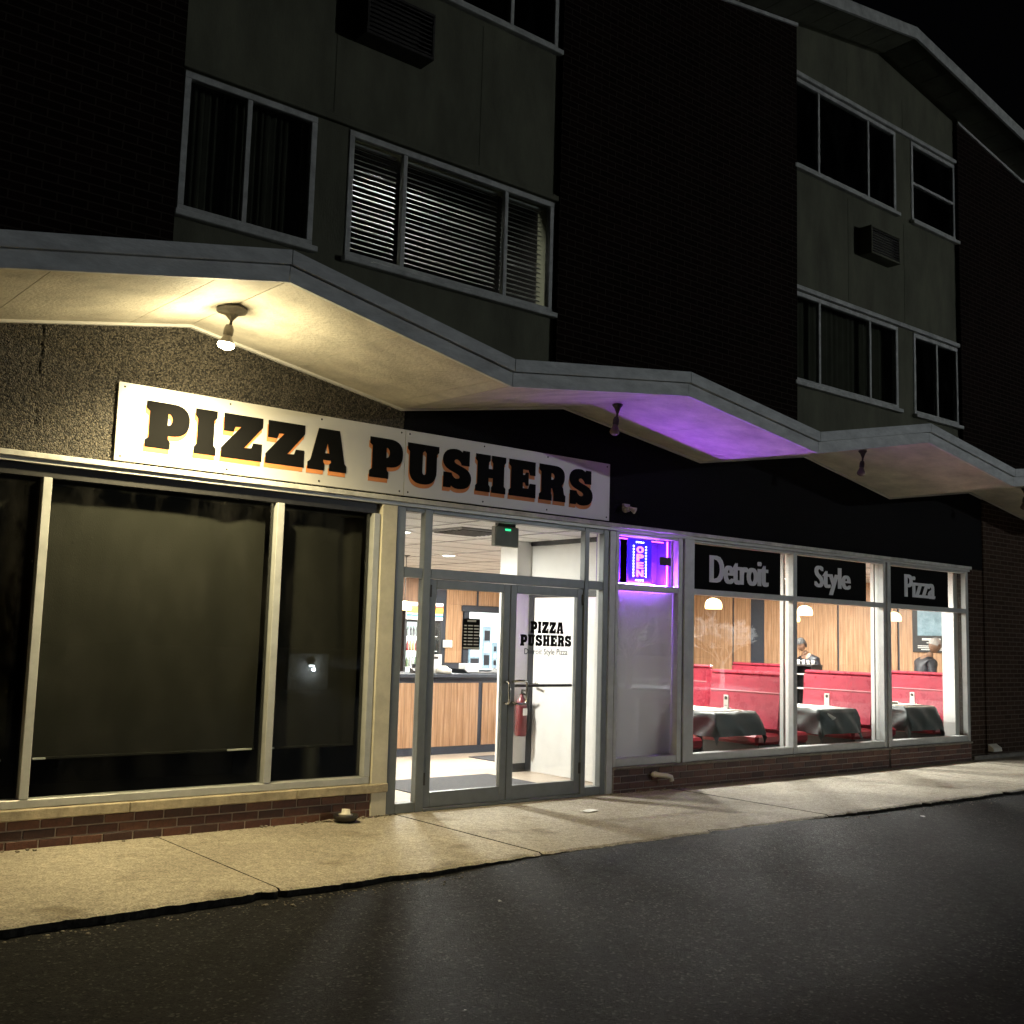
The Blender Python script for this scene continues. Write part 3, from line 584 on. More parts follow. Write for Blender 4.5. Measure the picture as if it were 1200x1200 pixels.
GL = {
 'I': [[(0, 0), (1, 0), (1, .13), (.88, .2), (.88, .8), (1, .87), (1, 1), (0, 1), (0, .87), (.12, .8), (.12, .2), (0, .13)]],
 'P': [[(0, 0), (.56, 0), (.56, .14), (.5, .2), (.5, .30)]+arc(.56, .65, .44, .35, -90, 90, 18, 2.5)+[(0, 1), (0, .86), (.08, .8), (.08, .2), (0, .14)], [(.48, .50)]+arc(.5, .65, .12, .15, -90, 90, 10)+[(.48, .80)]],
 'R': [[(0, 0), (.46, 0), (.46, .14), (.43, .2), (.43, .36), (.5, .36), (.56, .2), (.56, 0), (1, 0), (1, .16), (.94, .2), (.9, .38), (.84, .46)]+arc(.56, .71, .40, .29, -42, 90, 14, 2.5)+[(0, 1), (0, .86), (.08, .8), (.08, .2), (0, .14)], [(.43, .58)]+arc(.48, .69, .11, .11, -90, 90, 10)+[(.43, .80)]],
 'Z': [[(0, 0), (1, 0), (1, .38), (.80, .38), (.76, .26), (.52, .24), (1.0, .80), (1.0, 1), (.04, 1), (.04, .62), (.26, .62), (.30, .74), (.50, .76), (0, .2)]],
 'A': [[(0, 0), (.41, 0), (.41, .14), (.37, .19), (.375, .26), (.61, .26), (.625, .19), (.57, .14), (.57, 0), (1, 0), (1, .14), (.945, .2), (.79, 1), (.26, 1), (.07, .2), (0, .14)], [(.41, .40), (.57, .40), (.49, .74)]],
 'U': [[(0, 1), (0, .86), (.07, .8), (.07, .34)]+arc(.5, .34, .43, .36, 180, 360, 20, 2.4)+[(.93, .8), (1, .86), (1, 1), (.56, 1), (.56, .86), (.62, .8), (.62, .3)]+arc(.54, .3, .08, .1, 0, -180, 8)+[(.46, .8), (.52, .86), (.52, 1)]],
 'H': [[(0, 0), (.46, 0), (.46, .13), (.41, .19), (.41, .4), (.59, .4), (.59, .19), (.54, .13), (.54, 0), (1, 0), (1, .13), (.94, .19), (.94, .81), (1, .87), (1, 1), (.54, 1), (.54, .87), (.59, .81), (.59, .62), (.41, .62), (.41, .81), (.46, .87), (.46, 1), (0, 1), (0, .87), (.06, .81), (.06, .19), (0, .13)]],
 'E': [[(0, 0), (1, 0), (1, .37), (.80, .37), (.74, .22), (.50, .22), (.50, .41), (.60, .41), (.64, .33), (.72, .33), (.72, .68), (.64, .68), (.60, .6), (.50, .6), (.50, .78), (.74, .78), (.80, .64), (.98, .64), (.98, 1), (0, 1), (0, .87), (.08, .81), (.08, .19), (0, .13)]],
 'S': s_glyph()}
GEO = {k: poly_geo(v, off=.008 if k == 'S' else .016) for k, v in GL.items()}
sg = thing('shop_sign', 'long white sign board with black slab lettering above the entrance', 'sign', (5.29, -.03, 2.785))
for a, b in ((2.725, 5.303), (5.307, 7.862)): bx(a, b, -.03, -.012, 2.785, 3.383, c=.002).build('sign_panel', M['signwhite'], sg)
m = MB()
for x in (2.77, 3.62, 4.45, 5.26, 5.35, 6.2, 7.0, 7.82):
    for z in (2.82, 3.35): m.lathe([(.009, 0), (.007, .004), (0, .005)], (x, -.03, z), 8, (0, -1, 0))
m.build('screws', M['iron'], sg)
LET = [('P', 2.945, 3.29), ('I', 3.335, 3.515), ('Z', 3.56, 3.91), ('Z', 3.945, 4.295), ('A', 4.33, 4.705), ('P', 4.935, 5.28), ('U', 5.33, 5.675), ('S', 5.72, 6.05), ('H', 6.10, 6.465), ('E', 6.505, 6.845), ('R', 6.89, 7.24), ('S', 7.29, 7.615)]
for ch, a, b in LET:
    ov = .008 if ch in 'US' else 0
    o = fit(GEO[ch], a, b, 2.915-ov, 3.272+(.008 if ch == 'S' else 0), -.036, .004).build('letter', M['ink'], sg)
    fit(GEO[ch], a-.008, b-.008, 2.878-ov, 3.236, -.0325, .002).build('letter_shadow', M['orange'], o)

# ------------------------------------------------------------------ lamps under the canopy
def soffit_lamp(x, y, z, lit, label):
    k = 1.0 if lit else .8; pm = M['fixt'] if lit else M['iron']
    t = thing('canopy_lamp', label, 'lamp', (x, y, z), group='lamps under the zigzag canopy')
    MB().lathe([(0, 0), (.115, 0), (.12, -.012), (.10, -.03), (.05, -.045), (.03, -.07), (.012, -.09), (0, -.09)] if lit else [(0, 0), (.05, 0), (.052, -.01), (.03, -.04), (.012, -.09), (0, -.09)], (x, y, z), 8, smooth=False).build('mounting_plate', pm, t)
    ax = Vector((-.10, .05, -1)).normalized(); p = Vector((x, y, z-.085))
    MB().tube([p, p+ax*.03, p+Vector((-.012, 0, -.045))], .011, 8).build('swivel', M['iron'], t)
    q = p+Vector((-.012, 0, -.04)); MB().lathe([(.0, 0), (.026*k, .002), (.036*k, .03), (.036*k, .075), (.030*k, .08)], q, 16, ax).build('socket', pm, t)
    q2 = q+ax*.075; MB().lathe([(.028*k, 0), (.034*k, .02), (.060*k, .065)], q2, 20, ax).build('bulb_neck', M['bulboff'] if not lit else M['fixt'], t)
    q3 = q2+ax*.066; MB().lathe([(.060*k, 0), (.062*k, .012), (.050*k, .03), (.025*k, .04), (0, .042*k)], q3, 20, ax).build('bulb_face', M['bulb'] if lit else M['bulboff'], t)
    if lit:
        ld = bpy.data.lights.new('lamp_light', 'POINT'); ld.energy = LAMP_W; ld.color = (1.0, 0.84, 0.48); ld.shadow_soft_size = .05
        lo = bpy.data.objects.new('lamp_light', ld); COL.objects.link(lo); lo.parent = t; lo.location = (q3+ax*.10)-Vector((x, y, z))
        ld = bpy.data.lights.new('flood_light', 'SPOT'); ld.energy = FLOOD_W; ld.color = (1.0, 0.83, 0.45); ld.shadow_soft_size = .06; ld.spot_size = rad(152); ld.spot_blend = 1.0
        lo = bpy.data.objects.new('flood_light', ld); COL.objects.link(lo); lo.parent = t; lo.location = (q3+ax*.10)-Vector((x, y, z)); lo.rotation_euler = Vector((.05, .20, -1)).to_track_quat('-Z', 'Y').to_euler()
LAMP_W = 48; FLOOD_W = 560
soffit_lamp(3.245, -.80, 3.885, True, 'lit flood bulb hanging from the canopy peak left of the sign')
soffit_lamp(7.20, -.80, 3.802, False, 'unlit bulb hanging under the canopy peak that glows purple')
soffit_lamp(11.22, -.85, 3.872, False, 'unlit bulb under the canopy peak right of the purple one')
soffit_lamp(15.22, -.85, 3.855, False, 'unlit bulb under the far right canopy peak at the picture edge')

# ------------------------------------------------------------------ roller shades in the left unit
def shade(xa, xb, label, hem):
    t = thing('roller_shade', label, 'shade', ((xa+xb)/2, .14, .60), group='roller shades in the dark left windows')
    n = 40; vs = []; k = 26; za, zb = .60, 2.56
    for i in range(n+1):
        for j in range(k+1):
            u = i/n; v = j/k; x = xa+(xb-xa)*u; z = za+(zb-za)*v
            y = .14+.014*MN.noise(Vector((x*3.2, z*.7, 1)))+.004*MN.noise(Vector((x*11, z*.5, 5)))+.022*math.exp(-((u-.80-.08*(1-v))/.06)**2)*(.3+v)
            vs.append((x, y, z))
    MB().add(vs, [(i*(k+1)+j, (i+1)*(k+1)+j, (i+1)*(k+1)+j+1, i*(k+1)+j+1) for i in range(n) for j in range(k)], True).build('fabric', M['shade'], t)
    bx(xa, xb, .125, .155, .585, .605, c=.004).build('hem_bar', M['shade'], t)
    for a, b in hem: bx(a, b, .112, .124, .587, .603, c=.003).build('hem_clip', M['white'], t)
    MB().tube([(xa-.02, .17, 2.585), (xb+.02, .17, 2.585)], .03, 12).build('roller_tube', M['iron'], t)
shade(1.36, 2.16, 'dark roller shade in the narrow window at the left picture edge', [(1.96, 2.14)])
shade(2.325, 4.065, 'dark creased roller shade in the wide window under the sign', [(2.35, 2.44), (3.83, 4.04)])
shade(4.165, 5.0, 'dark roller shade in the narrow window beside the cream pillar', [(4.175, 4.24)])
# leaning sheet of grille behind the shade gap
# ------------------------------------------------------------------ OPEN sign window
fr = thing('frosted_panel', 'grey frosted panel behind the glass below the OPEN sign', 'panel', (8.475, .16, .345))
bx(7.98, 9.01, .140, .146, .30, 2.14).build('panel_sheet', M['frost'], fr)
M['box'] = mat('transom_box_violet', (0.13, 0.07, 0.34), 0.6, 0, 0.1, 3)
os_ = thing('open_sign', 'lit vertical OPEN sign of blue and red LEDs in the transom', 'sign', (8.47, .12, 2.17))
M['ledw'] = emis('led_border', (0.75, 0.85, 1.0), 9); M['ledr'] = emis('led_letters', (1.0, 0.20, 0.26), 3.5); M['ledb'] = emis('led_backboard', (0.03, 0.01, 1.0), 1.1)
bx(8.30, 8.66, .12, .14, 2.175, 2.645, c=.003).build('backboard', M['ledb'], os_)
def rr(cx, cz, w, h, r, n):
    per = []; segs = [((cx-w+r, cz+h), (cx+w-r, cz+h)), ((cx+w, cz+h-r), (cx+w, cz-h+r)), ((cx+w-r, cz-h), (cx-w+r, cz-h)), ((cx-w, cz-h+r), (cx-w, cz+h-r))]
    for (a, b) in segs:
        L_ = math.dist(a, b); k = max(1, round(L_/n))
        for i in range(k+1): per.append((a[0]+(b[0]-a[0])*i/k, a[1]+(b[1]-a[1])*i/k))
    return per
m = MB()
for (x, z) in rr(8.475, 2.41, .095, .205, .045, .031): m.lathe([(.0095, 0), (.007, .008), (0, .01)], (x, .12, z), 6, (0, -1, 0))
m.build('led_border', M['ledw'], os_)
for ch, zc in zip('OPEN', (2.535, 2.45, 2.365, 2.28)):
    fit(text_geo(ch, .03), 8.425, 8.525, zc-.036, zc+.036, .108, .011).build('letter', M['ledr'], os_)
ls = thing('led_strip', 'magenta LED strip around the transom pane of the OPEN sign', 'light strip', (8.47, .10, 2.16))
M['ledm'] = emis('led_magenta', (0.75, 0.08, 1.0), 9); M['ledv'] = emis('led_violet', (0.36, 0.08, 1.0), 820)
bx(8.89, 8.90, .10, .116, 2.16, 2.65).build('strip', M['ledm'], ls); bx(8.04, 8.88, .100, .125, 2.152, 2.160).build('strip', M['ledv'], ls); bx(8.04, 8.88, .088, .117, 2.128, 2.150).build('added_baffle', M['iron'], ls); bx(8.04, 8.88, .15, .16, 2.64, 2.648).build('strip', M['ledm'], ls)  # plate added below the violet strip to block its downward light
cur = thing('transom_curtain', 'violet lit backing panel behind the OPEN sign', 'panel', (8.47, .30, 2.15)); bx(8.03, 8.98, .30, .305, 2.15, 2.68).build('sheet', M['box'], cur); bx(8.935, 8.945, .09, .299, 2.15, 2.68).build('side_sheet', M['box'], cur); bx(8.0, 8.01, .09, .299, 2.15, 2.68).build('side_sheet', M['box'], cur)
bx(8.70, 8.88, .0375, .039, 2.38, 2.47).build('sticker', M['iron'], os_)

# ------------------------------------------------------------------ black window signs
for (a, b, z0_, z1_, txt, ta, tb, tz0, tz1, lab) in (
        (9.19, 10.80, 2.15, 2.655, 'Detroit', 9.50, 10.57, 2.235, 2.545, 'black window sign with the grey word Detroit'),
        (11.07, 12.61, 2.15, 2.655, 'Style', 11.48, 12.26, 2.20, 2.555, 'black window sign with the grey word Style'),
        (13.09, 14.66, 2.15, 2.655, 'Pizza', 13.52, 14.31, 2.255, 2.565, 'black window sign with the grey word Pizza')):
    t = thing('window_sign', lab, 'sign', ((a+b)/2, .024, z0_), group='black signs across the transom windows')
    bx(a, b, .0225, .0285, z0_, z1_).build('sign_panel', M['ink'], t)
    for i_ in range(4): fit(text_geo(txt, .004), ta+.013*i_, tb-.039+.013*i_, tz0, tz1, .0195-.0003*i_, .003).build('lettering', M['greytext'], t)
# lettering on the right door leaf
dl = thing('door_lettering', 'black PIZZA PUSHERS lettering on the glass of the right door', 'lettering', (7.08, .005, 1.37))
def word(w, xa, xb, z0_, z1_, y, mt, par):
    wd = {'I': .5, 'A': 1.06}; tot = sum(wd.get(c, 1) for c in w)+.10*(len(w)-1); x = xa; k = (xb-xa)/tot
    for c in w: fit(GEO[c], x, x+wd.get(c, 1)*k, z0_, z1_, y, .0015).build('letter', mt, par); x += (wd.get(c, 1)+.10)*k
word('PIZZA', 6.86, 7.29, 1.60, 1.715, .005, M['ink'], dl); word('PUSHERS', 6.735, 7.40, 1.475, 1.585, .005, M['ink'], dl)
fit(text_geo('Detroit Style Pizza', .004), 6.79, 7.35, 1.375, 1.452, .005, .0015).build('tagline', M['navy'], dl)
hs = thing('hours_notice', 'small black opening hours notice on the left door glass', 'notice', (6.14, .004, 1.43)); bx(6.04, 6.24, .0042, .0062, 1.43, 1.715).build('sheet', M['ink'], hs)
m = MB(); bx(6.09, 6.19, .002, .004, 1.685, 1.702).build('print_line', M['card'], hs)
for i in range(7):
    z = 1.655-.029*i
    for (a, b) in ((6.055, 6.085), (6.10, 6.155), (6.17, 6.225)): m.box(a, b, .0022, .004, z-.011, z)
m.box(6.05, 6.23, .0022, .004, 1.438, 1.45); m.build('print_lines', M['greytext'], hs)
# ------------------------------------------------------------------ small things on the front
t = thing('wall_spotlight', 'small twin headed spotlight fixed to the black wall right of the sign', 'spotlight', (8.12, 0, 2.90))
bx(8.07, 8.17, -.03, -.001, 2.91, 2.99, c=.006).build('base_plate', M['fixt'], t)
for s in (-1, 1): MB().lathe([(0, 0), (.018, 0), (.022, .03), (.036, .07), (.034, .075), (0, .07)], (8.12+.035*s, -.03, 2.95), 14, (.5*s, -.75, -.45)).build('lamp_head', M['pvc'] if s > 0 else M['fixt'], t)
t = thing('drain_pipe', 'white plastic pipe elbow sticking out of the brick base', 'pipe', (8.66, -.1, .08))
MB().tube([(8.56, -.02, .165), (8.56, -.09, .165), (8.585, -.125, .163), (8.66, -.15, .155), (8.71, -.155, .14), (8.725, -.155, .10)], .026, 14).build('pipe', M['pvc'], t)
MB().tube([(8.56, -.062, .165), (8.56, -.084, .165)], .033, 14).build('collar', M['pvc'], t)
t = thing('wall_vent', 'small pale vent hood low on the far right brick wall', 'vent', (15.75, -.02, .10))
MB().prism([(-.021, .10), (-.11, .10), (-.10, .15), (-.021, .20)], 'x', 15.62, 15.86).build('hood', M['pvc'], t)
t = thing('ash_dish', 'dark dish with a crumpled white cup by the base of the pillar', 'dish', (4.78, -.16, 0))
MB().lathe([(0, .004), (.075, .004), (.10, .035), (.105, .06), (.098, .06), (.09, .035), (0, .03)], (4.78, -.16, 0), 20).build('bowl', M['iron'], t)
MB().lathe([(0, 0), (.055, .002), (.06, .02), (.036, .025), (.034, .06), (0, .058)], (4.775, -.165, .045), 12, (.1, .1, 1)).build('cup', M['pvc'], t)
def litter(name, lab, x, y, s, rz, zz):
    m = MB(); n = 4
    vs = [((i/n-.5)*s, (j/2-.5)*s*.55, .006+.008*MN.noise(Vector((i*.9+x, j*.8, 3)))) for i in range(n+1) for j in range(3)]
    vs2 = [(a, b, c-.0015) for a, b, c in vs]
    f = [(i*3+j, (i+1)*3+j, (i+1)*3+j+1, i*3+j+1) for i in range(n) for j in range(2)]
    m.add(vs, f); m.add(vs2, f); me = m.mesh(name, M['paper']); o = mkobj(name, me); o.location = (x, y, zz); o.rotation_euler = (0, 0, rz); tag(o, lab, 'litter', 'scraps of litter outside the shop')
litter('paper_scrap', 'flat white paper scrap on the sidewalk before the right door', 6.97, -.76, .17, .2, .004)
litter('paper_scrap', 'tiny white scrap on the asphalt off the right windows', 9.75, -2.42, .06, .8, -.03)
litter('paper_scrap', 'tiny white scrap on the asphalt near the bottom left', 1.95, -2.55, .045, 1.8, -.07)
litter('paper_scrap', 'tiny white scrap on the asphalt in front of the sidewalk joint', 3.0, -4.2, .03, .3, -.075)
litter('paper_scrap', 'tiny white scrap on the asphalt in front of the entrance', 4.35, -2.75, .035, 1.1, -.068)
m = MB(); rng = random.Random(3)
for i in range(330):
    x = rng.choice([rng.uniform(.8, 5.2), rng.gauss(3.5, .5), rng.uniform(1, 2.2), rng.uniform(8.8, 13)]); y = -2.07-abs(rng.gauss(0, .07)); r = rng.uniform(.002, .007)*(1.9 if rng.random() < .07 else 1); z = zk(x)+r*.3-.003
    m.box(x-r, x+r*rng.uniform(.5, 1.4), y-r*rng.uniform(.5, 1.2), y+r, z-r*.4, z+r*.6, r*.35)
for i in range(110):
    x = rng.choice([rng.uniform(4.4, 5.3), rng.uniform(2, 5.2), rng.uniform(7.9, 9.2)]); y = -.05-abs(rng.gauss(0, .03)); r = rng.uniform(.003, .014)
    m.box(x-r, x+r, y-r, y+r*.8, .0, r, r*.3)
o = m.build('gravel', mat('grit', (.22, .19, .15), .9, 0, .4, 30)); tag(o, 'loose grit and concrete crumbs along the kerb and wall base', None, kind='stuff')

# ------------------------------------------------------------------ air conditioners and lit blinds
def ac(x0, x1, z0_, z1_, lab, cm, d=.28):
    t = thing('air_conditioner', lab, 'air conditioner', ((x0+x1)/2, -.1, z0_), group='air conditioner boxes on the upper wall')
    m = MB(); m.box(x0, x1, -d, .0, z0_, z0_+.03, .005); m.box(x0, x1, -d, 0, z1_-.03, z1_, .005); m.box(x0, x0+.03, -d, 0, z0_+.03, z1_-.03, .005); m.box(x1-.03, x1, -d, 0, z0_+.03, z1_-.03, .005); m.box(x0+.03, x1-.03, -.12, -.1, z0_+.03, z1_-.03); m.build('case', M[cm], t)
    for i in range(9):
        z = z0_+.05+(z1_-z0_-.1)*i/8; bx(x0+.03, x1-.03, -d+.008, -d+.025, z-.008, z+.008).build('louvre', M['iron'], t)
ac(4.60, 5.33, 6.83, 7.28, 'dark air conditioner box below the top left window', 'iron', .22); ac(12.47, 13.17, 6.80, 7.19, 'olive air conditioner box between the two right window rows', 'panel', .2)
M['slat'] = translucent('blind_slat', (0.62, 0.62, 0.60), .55)
t = thing('window_blind', 'horizontal slat blind lit from inside in the wide window above the canopy', 'blind', (5.8, .12, 4.9))
for seg, (a, b) in enumerate(((4.67, 5.17), (5.23, 6.36), (6.43, 6.95))):
    for i in range(21):
        z = 5.90-.049*i+random.uniform(-.002, .002); y = .11; q_ = random.uniform(-.12, .12); dz, dy = .013*(1+q_), .017*(1-q_)
        MB().quadbox([(a, y-dy, z-dz), (b, y-dy, z-dz), (b, y+dy, z+dz), (a, y+dy, z+dz)], [(a, y-dy, z-dz-.0015), (b, y-dy, z-dz-.0015), (b, y+dy, z+dz-.0015), (a, y+dy, z+dz-.0015)]).build('slat', M['slat'], t)
    bx(a, b, .09, .13, 5.925, 5.945).build('head_rail', M['white'], t)
MB().tube([(5.27, .085, 5.88), (5.275, .085, 4.95)], .008, 6).build('wand', M['white'], t)
t = thing('tube_lamp', 'room tube lamp glowing behind the slat blind upstairs', 'lamp', (5.6, .42, 6.2)); MB().tube([(4.8, .42, 6.22), (6.3, .42, 6.22)], .02, 10).build('tube', emis('room_lamp', (1, .97, .92), 5), t)
ld = bpy.data.lights.new('room_light', 'AREA'); ld.shape = 'RECTANGLE'; ld.size = .9; ld.size_y = .06; ld.energy = 110; ld.color = (1, .97, .93); lo = bpy.data.objects.new('room_light', ld); COL.objects.link(lo); lo.parent = t; lo.location = (-.35, -.12, -.03); lo.rotation_euler = (rad(-28), 0, 0)

# ------------------------------------------------------------------ interior: lights
def downlight(x, y, lab, w=205):
    t = thing('ceiling_downlight', lab, 'ceiling light', (x, y, 2.70), group='recessed downlights in the restaurant ceiling')
    MB().lathe([(.125, 0), (.125, -.028), (.105, -.03), (.10, 0)], (x, y, 2.70), 24).build('trim_ring', M['white'], t)
    MB().lathe([(.102, -.022), (.07, -.032), (0, -.036)], (x, y, 2.70), 24).build('lens', M['down'], t)
    ld = bpy.data.lights.new('downlight', 'AREA'); ld.shape = 'DISK'; ld.size = .2; ld.energy = w; ld.color = (1, .965, .91)
    lo = bpy.data.objects.new('downlight', ld); COL.objects.link(lo); lo.parent = t; lo.location = (0, 0, -.04)
for (x, y, lab) in ((6.59, 1.94, 'recessed ceiling light seen through the left sidelight transom'), (8.95, 4.32, 'recessed ceiling light seen through the transom above the doors'),
                    (6.7, 5.6, 'recessed ceiling light over the left end of the counter'), (10.2, 1.45, 'recessed ceiling light behind the Detroit window'), (12.2, 1.45, 'recessed ceiling light behind the Style window'),
                    (14.2, 1.45, 'recessed ceiling light behind the Pizza window'), (15.2, 3.2, 'recessed ceiling light near the framed poster'), (11.2, 4.9, 'recessed ceiling light over the inner booths'),
                    (14.0, 4.9, 'recessed ceiling light deep in the dining room'), (11.0, 7.3, 'recessed ceiling light before the rear wall')):
    downlight(x, y, lab)
def pendant(x, y, z, lab):
    t = thing('pendant_lamp', lab, 'pendant lamp', (x, y, z), group='glowing dome pendant lamps')
    MB().lathe([(.098, 0), (.104, .03), (.10, .07), (.075, .11), (.04, .128), (.012, .135)], (x, y, z), 24).build('lamp_shade', M['globe'], t)
    MB().tube([(x, y, z+.13), (x, y, 2.69)], .006, 6).build('cord', M['iron'], t); MB().lathe([(.0, 0), (.06, 0), (.055, -.015), (.012, -.03)], (x, y, 2.70), 16).build('ceiling_cap', M['iron'], t)
for (x, y, z, lab) in ((10.28, .62, 1.965, 'pendant lamp over the first window table under the word Detroit'), (12.25, .72, 1.955, 'right pendant lamp of the pair under the word Style'), (14.2, .60, 1.94, 'pendant lamp half hidden by the pillar under the word Pizza'),
                       (14.75, 2.75, 1.935, 'lower left pendant lamp of the pair under the word Style'), (12.3, 2.9, 1.96, 'upper pendant lamp beside the pillar left of the tree reflection'), (14.0, 4.4, 1.92, 'lower pendant lamp beside the pillar left of the tree reflection'), (8.72, 5.05, 1.90, 'pendant lamp before the drinks fridge')):
    pendant(x, y, z, lab)
# ------------------------------------------------------------------ interior: booths and tables
def booth(x, y0_, y1_, lab, grp):
    """double sided booth divider: a shared back with a bench on each side"""
    t = thing('booth', lab, 'booth', (x, (y0_+y1_)/2, 0), group=grp)
    bx(x-.04, x+.04, y0_, y1_, .1, 1.16, c=.02).build('back_panel', M['red'], t)
    bx(x-.05, x+.05, y0_-.01, y1_+.01, 1.161, 1.215, c=.02).build('top_rail', M['red'], t)
    for s in (-1, 1):
        m = MB(); m.prism([(x+s*.042, .50), (x+s*.14, .52), (x+s*.10, .80), (x+s*.085, .955), (x+s*.042, .955)], 'y', y0_+.01, y1_-.01); m.build('backrest', M['red'], t)
        m = MB(); m.prism([(x+s*.042, .96), (x+s*.085, .96), (x+s*.075, 1.155), (x+s*.042, 1.158)], 'y', y0_+.01, y1_-.01); m.build('headrest', M['red'], t)
        m = MB(); a, b = sorted((x+s*.045, x+s*.52)); m.box(a, b, y0_+.01, y1_-.01, .34, .47, .035); m.build('seat', M['redseat'], t)
        bx(*sorted((x+s*.086, x+s*.097)), y0_+.012, y1_-.012, .950, .964, c=.002).build('piping', M['pipe'], t)
        a, b = sorted((x+s*.045, x+s*.46)); bx(a, b, y0_+.03, y1_-.03, .004, .335).build('base', M['black'], t)
for x, lab in ((9.25, 'red booth nearest the wide grey pillar'), (11.25, 'red booth behind the tree reflection in the Detroit window'), (13.25, 'red booth in the Style window'), (15.25, 'red booth in the Pizza window')):
    booth(x, .30, 1.42, lab, 'red booths along the windows')
for x, y_, lab in ((13.25, 3.2, 'far red booth left behind the Detroit window'), (16.25, 4.0, 'far red booth under the dark wall post')):
    booth(x, y_, y_+1.2, lab, 'red booths in the inner row')
def table(x, y, lab, grp):
    t = thing('table', lab, 'table', (x, y, 0), group=grp)
    bx(x-.37, x+.37, y-.56, y+.56, .725, .755, c=.008).build('tabletop', M['tabletop'], t)
    MB().tube([(x, y, .03), (x, y, .72)], .04, 12).build('pedestal', M['iron'], t); MB().lathe([(.27, 0.005), (.27, .02), (.06, .05), (0, .05)], (x, y, 0), 20).build('base', M['iron'], t)
def cloth(x, y, lab, seed, drop):
    rnd = random.Random(seed); nx, ny_ = 26, 34; vs = []
    wx, wy = .37+drop, .56+drop
    for i in range(nx+1):
        for j in range(ny_+1):
            u = -wx+2*wx*i/nx; v = -wy+2*wy*j/ny_
            ox = max(0, abs(u)-.375); oy = max(0, abs(v)-.565); d = math.hypot(ox, oy)
            px = max(-.378, min(.378, u)); py = max(-.568, min(.568, v))
            fl = .028*math.sin((u+v)*16+seed)+.05*MN.noise(Vector((u*4, v*4, seed)))
            k = min(1, d/.08); sx = math.copysign(1, u) if ox > 0 else 0; sy = math.copysign(1, v) if oy > 0 else 0
            vs.append((x+px+sx*(.012+.30*ox*.6+fl*k*.6), y+py+sy*(.012+min(.15, .22*oy)+fl*k*.5), .7585-min(d, .9)*(.93 if d > .02 else .4)))
    m = MB(); m.add(vs, [(i*(ny_+1)+j, (i+1)*(ny_+1)+j, (i+1)*(ny_+1)+j+1, i*(ny_+1)+j+1) for i in range(nx) for j in range(ny_)], True)
    o = m.build('tablecloth', M['cloth']); tag(o, lab, 'tablecloth', 'dark plastic cloths on the window tables'); return o
def top_sheet(x, y, lab):
    o = bx(x-.34, x+.30, y-.42, y+.53, .7605, .763).build('paper_placemat', M['tabletop']); tag(o, lab, 'placemat', 'pale paper sheets on the window tables')
def card(x, y, lab):
    t = thing('table_card', lab, 'table card', (x, y, .763), group='upright menu cards on the window tables')
    bx(x-.05, x+.05, y-.04, y+.04, .763, .772, c=.002).build('foot', M['white'], t); MB().prism([(-.035+y, .772), (.035+y, .772), (.035+y, .93), (-.035+y, .93)], 'x', x-.008, x+.008).build('card', M['card'], t)
    MB().lathe([(.022, 0), (.022, .002), (0, .002)], (x-.0085, y, .895), 14, (-1, 0, 0)).build('emblem', M['iron'], t); bx(x-.0095, x-.0085, y-.02, y+.02, .80, .806).build('print_line', M['iron'], t)
for i, w in enumerate(('Detroit', 'Style', 'Pizza')):
    x = 10.25+2*i; y = .80
    table(x, y, 'window table behind the %s sign window' % w, 'tables along the windows'); cloth(x, y, 'dark green plastic cloth hanging off the table in the %s window' % w, i*3+1, (.30, .34, .36)[i]); top_sheet(x, y, 'pale paper sheet on the table in the %s window' % w)
    card(x+.30, y-.16-.05*i, 'upright white card on the table in the %s window' % w)
bo = bx(13.95, 14.2, .55, .75, .764, .80, c=.004).build('menu_stack', M['card']); tag(bo, 'low stack of paper menus on the table in the Pizza window', 'menus')
m = MB(); m.tube([(12.0, .22, .70), (12.10, .20, .64), (12.03, .215, .60)], [.02, .05, .03], 8); o = m.build('crumpled_paper', M['card']); tag(o, 'crumpled white paper hanging on the cloth edge in the Style window', 'paper')
o = MB().lathe([(.03, 0), (.034, .02), (.034, .16), (.03, .17), (0, .17)], (10.0, 2.9, .76), 14).build('napkin_tube', M['card']); tag(o, 'white upright tube on the inner table left in the Detroit window', 'tube')
table(10.1, 2.95, 'inner table left behind the Detroit window', 'tables of the inner row'); table(14.25, 4.1, 'inner table between the far booths', 'tables of the inner row')
for i in range(4):
    o = MB().lathe([(.022, 0), (.030, .05), (.028, .065), (.0, .07)], (15.2, 2.70+.095*i, 1.252), 14).build('paper_cup', M['card']); tag(o, ['leftmost', 'second from left', 'third from left', 'rightmost'][3-i]+' of four white cups lined up before the dark haired person', 'cup', 'white cups in a row')
t = thing('service_stand', 'dark service stand with pale shelves behind the booth in the Style window', 'stand', (15.2, 2.86, 0))
bx(15.05, 15.35, 2.62, 3.10, 1.22, 1.25, c=.004).build('top', M['black'], t)
for q in (2.62, 3.08): bx(15.06, 15.34, q, q+.02, .004, 1.219).build('side_panel', M['black'], t)
for q in (.45, .85, 1.08): bx(15.06, 15.34, 2.641, 3.079, q, q+.02).build('shelf', M['card'], t)
bx(15.335, 15.345, 2.641, 3.079, .004, 1.219).build('back_panel', M['black'], t)
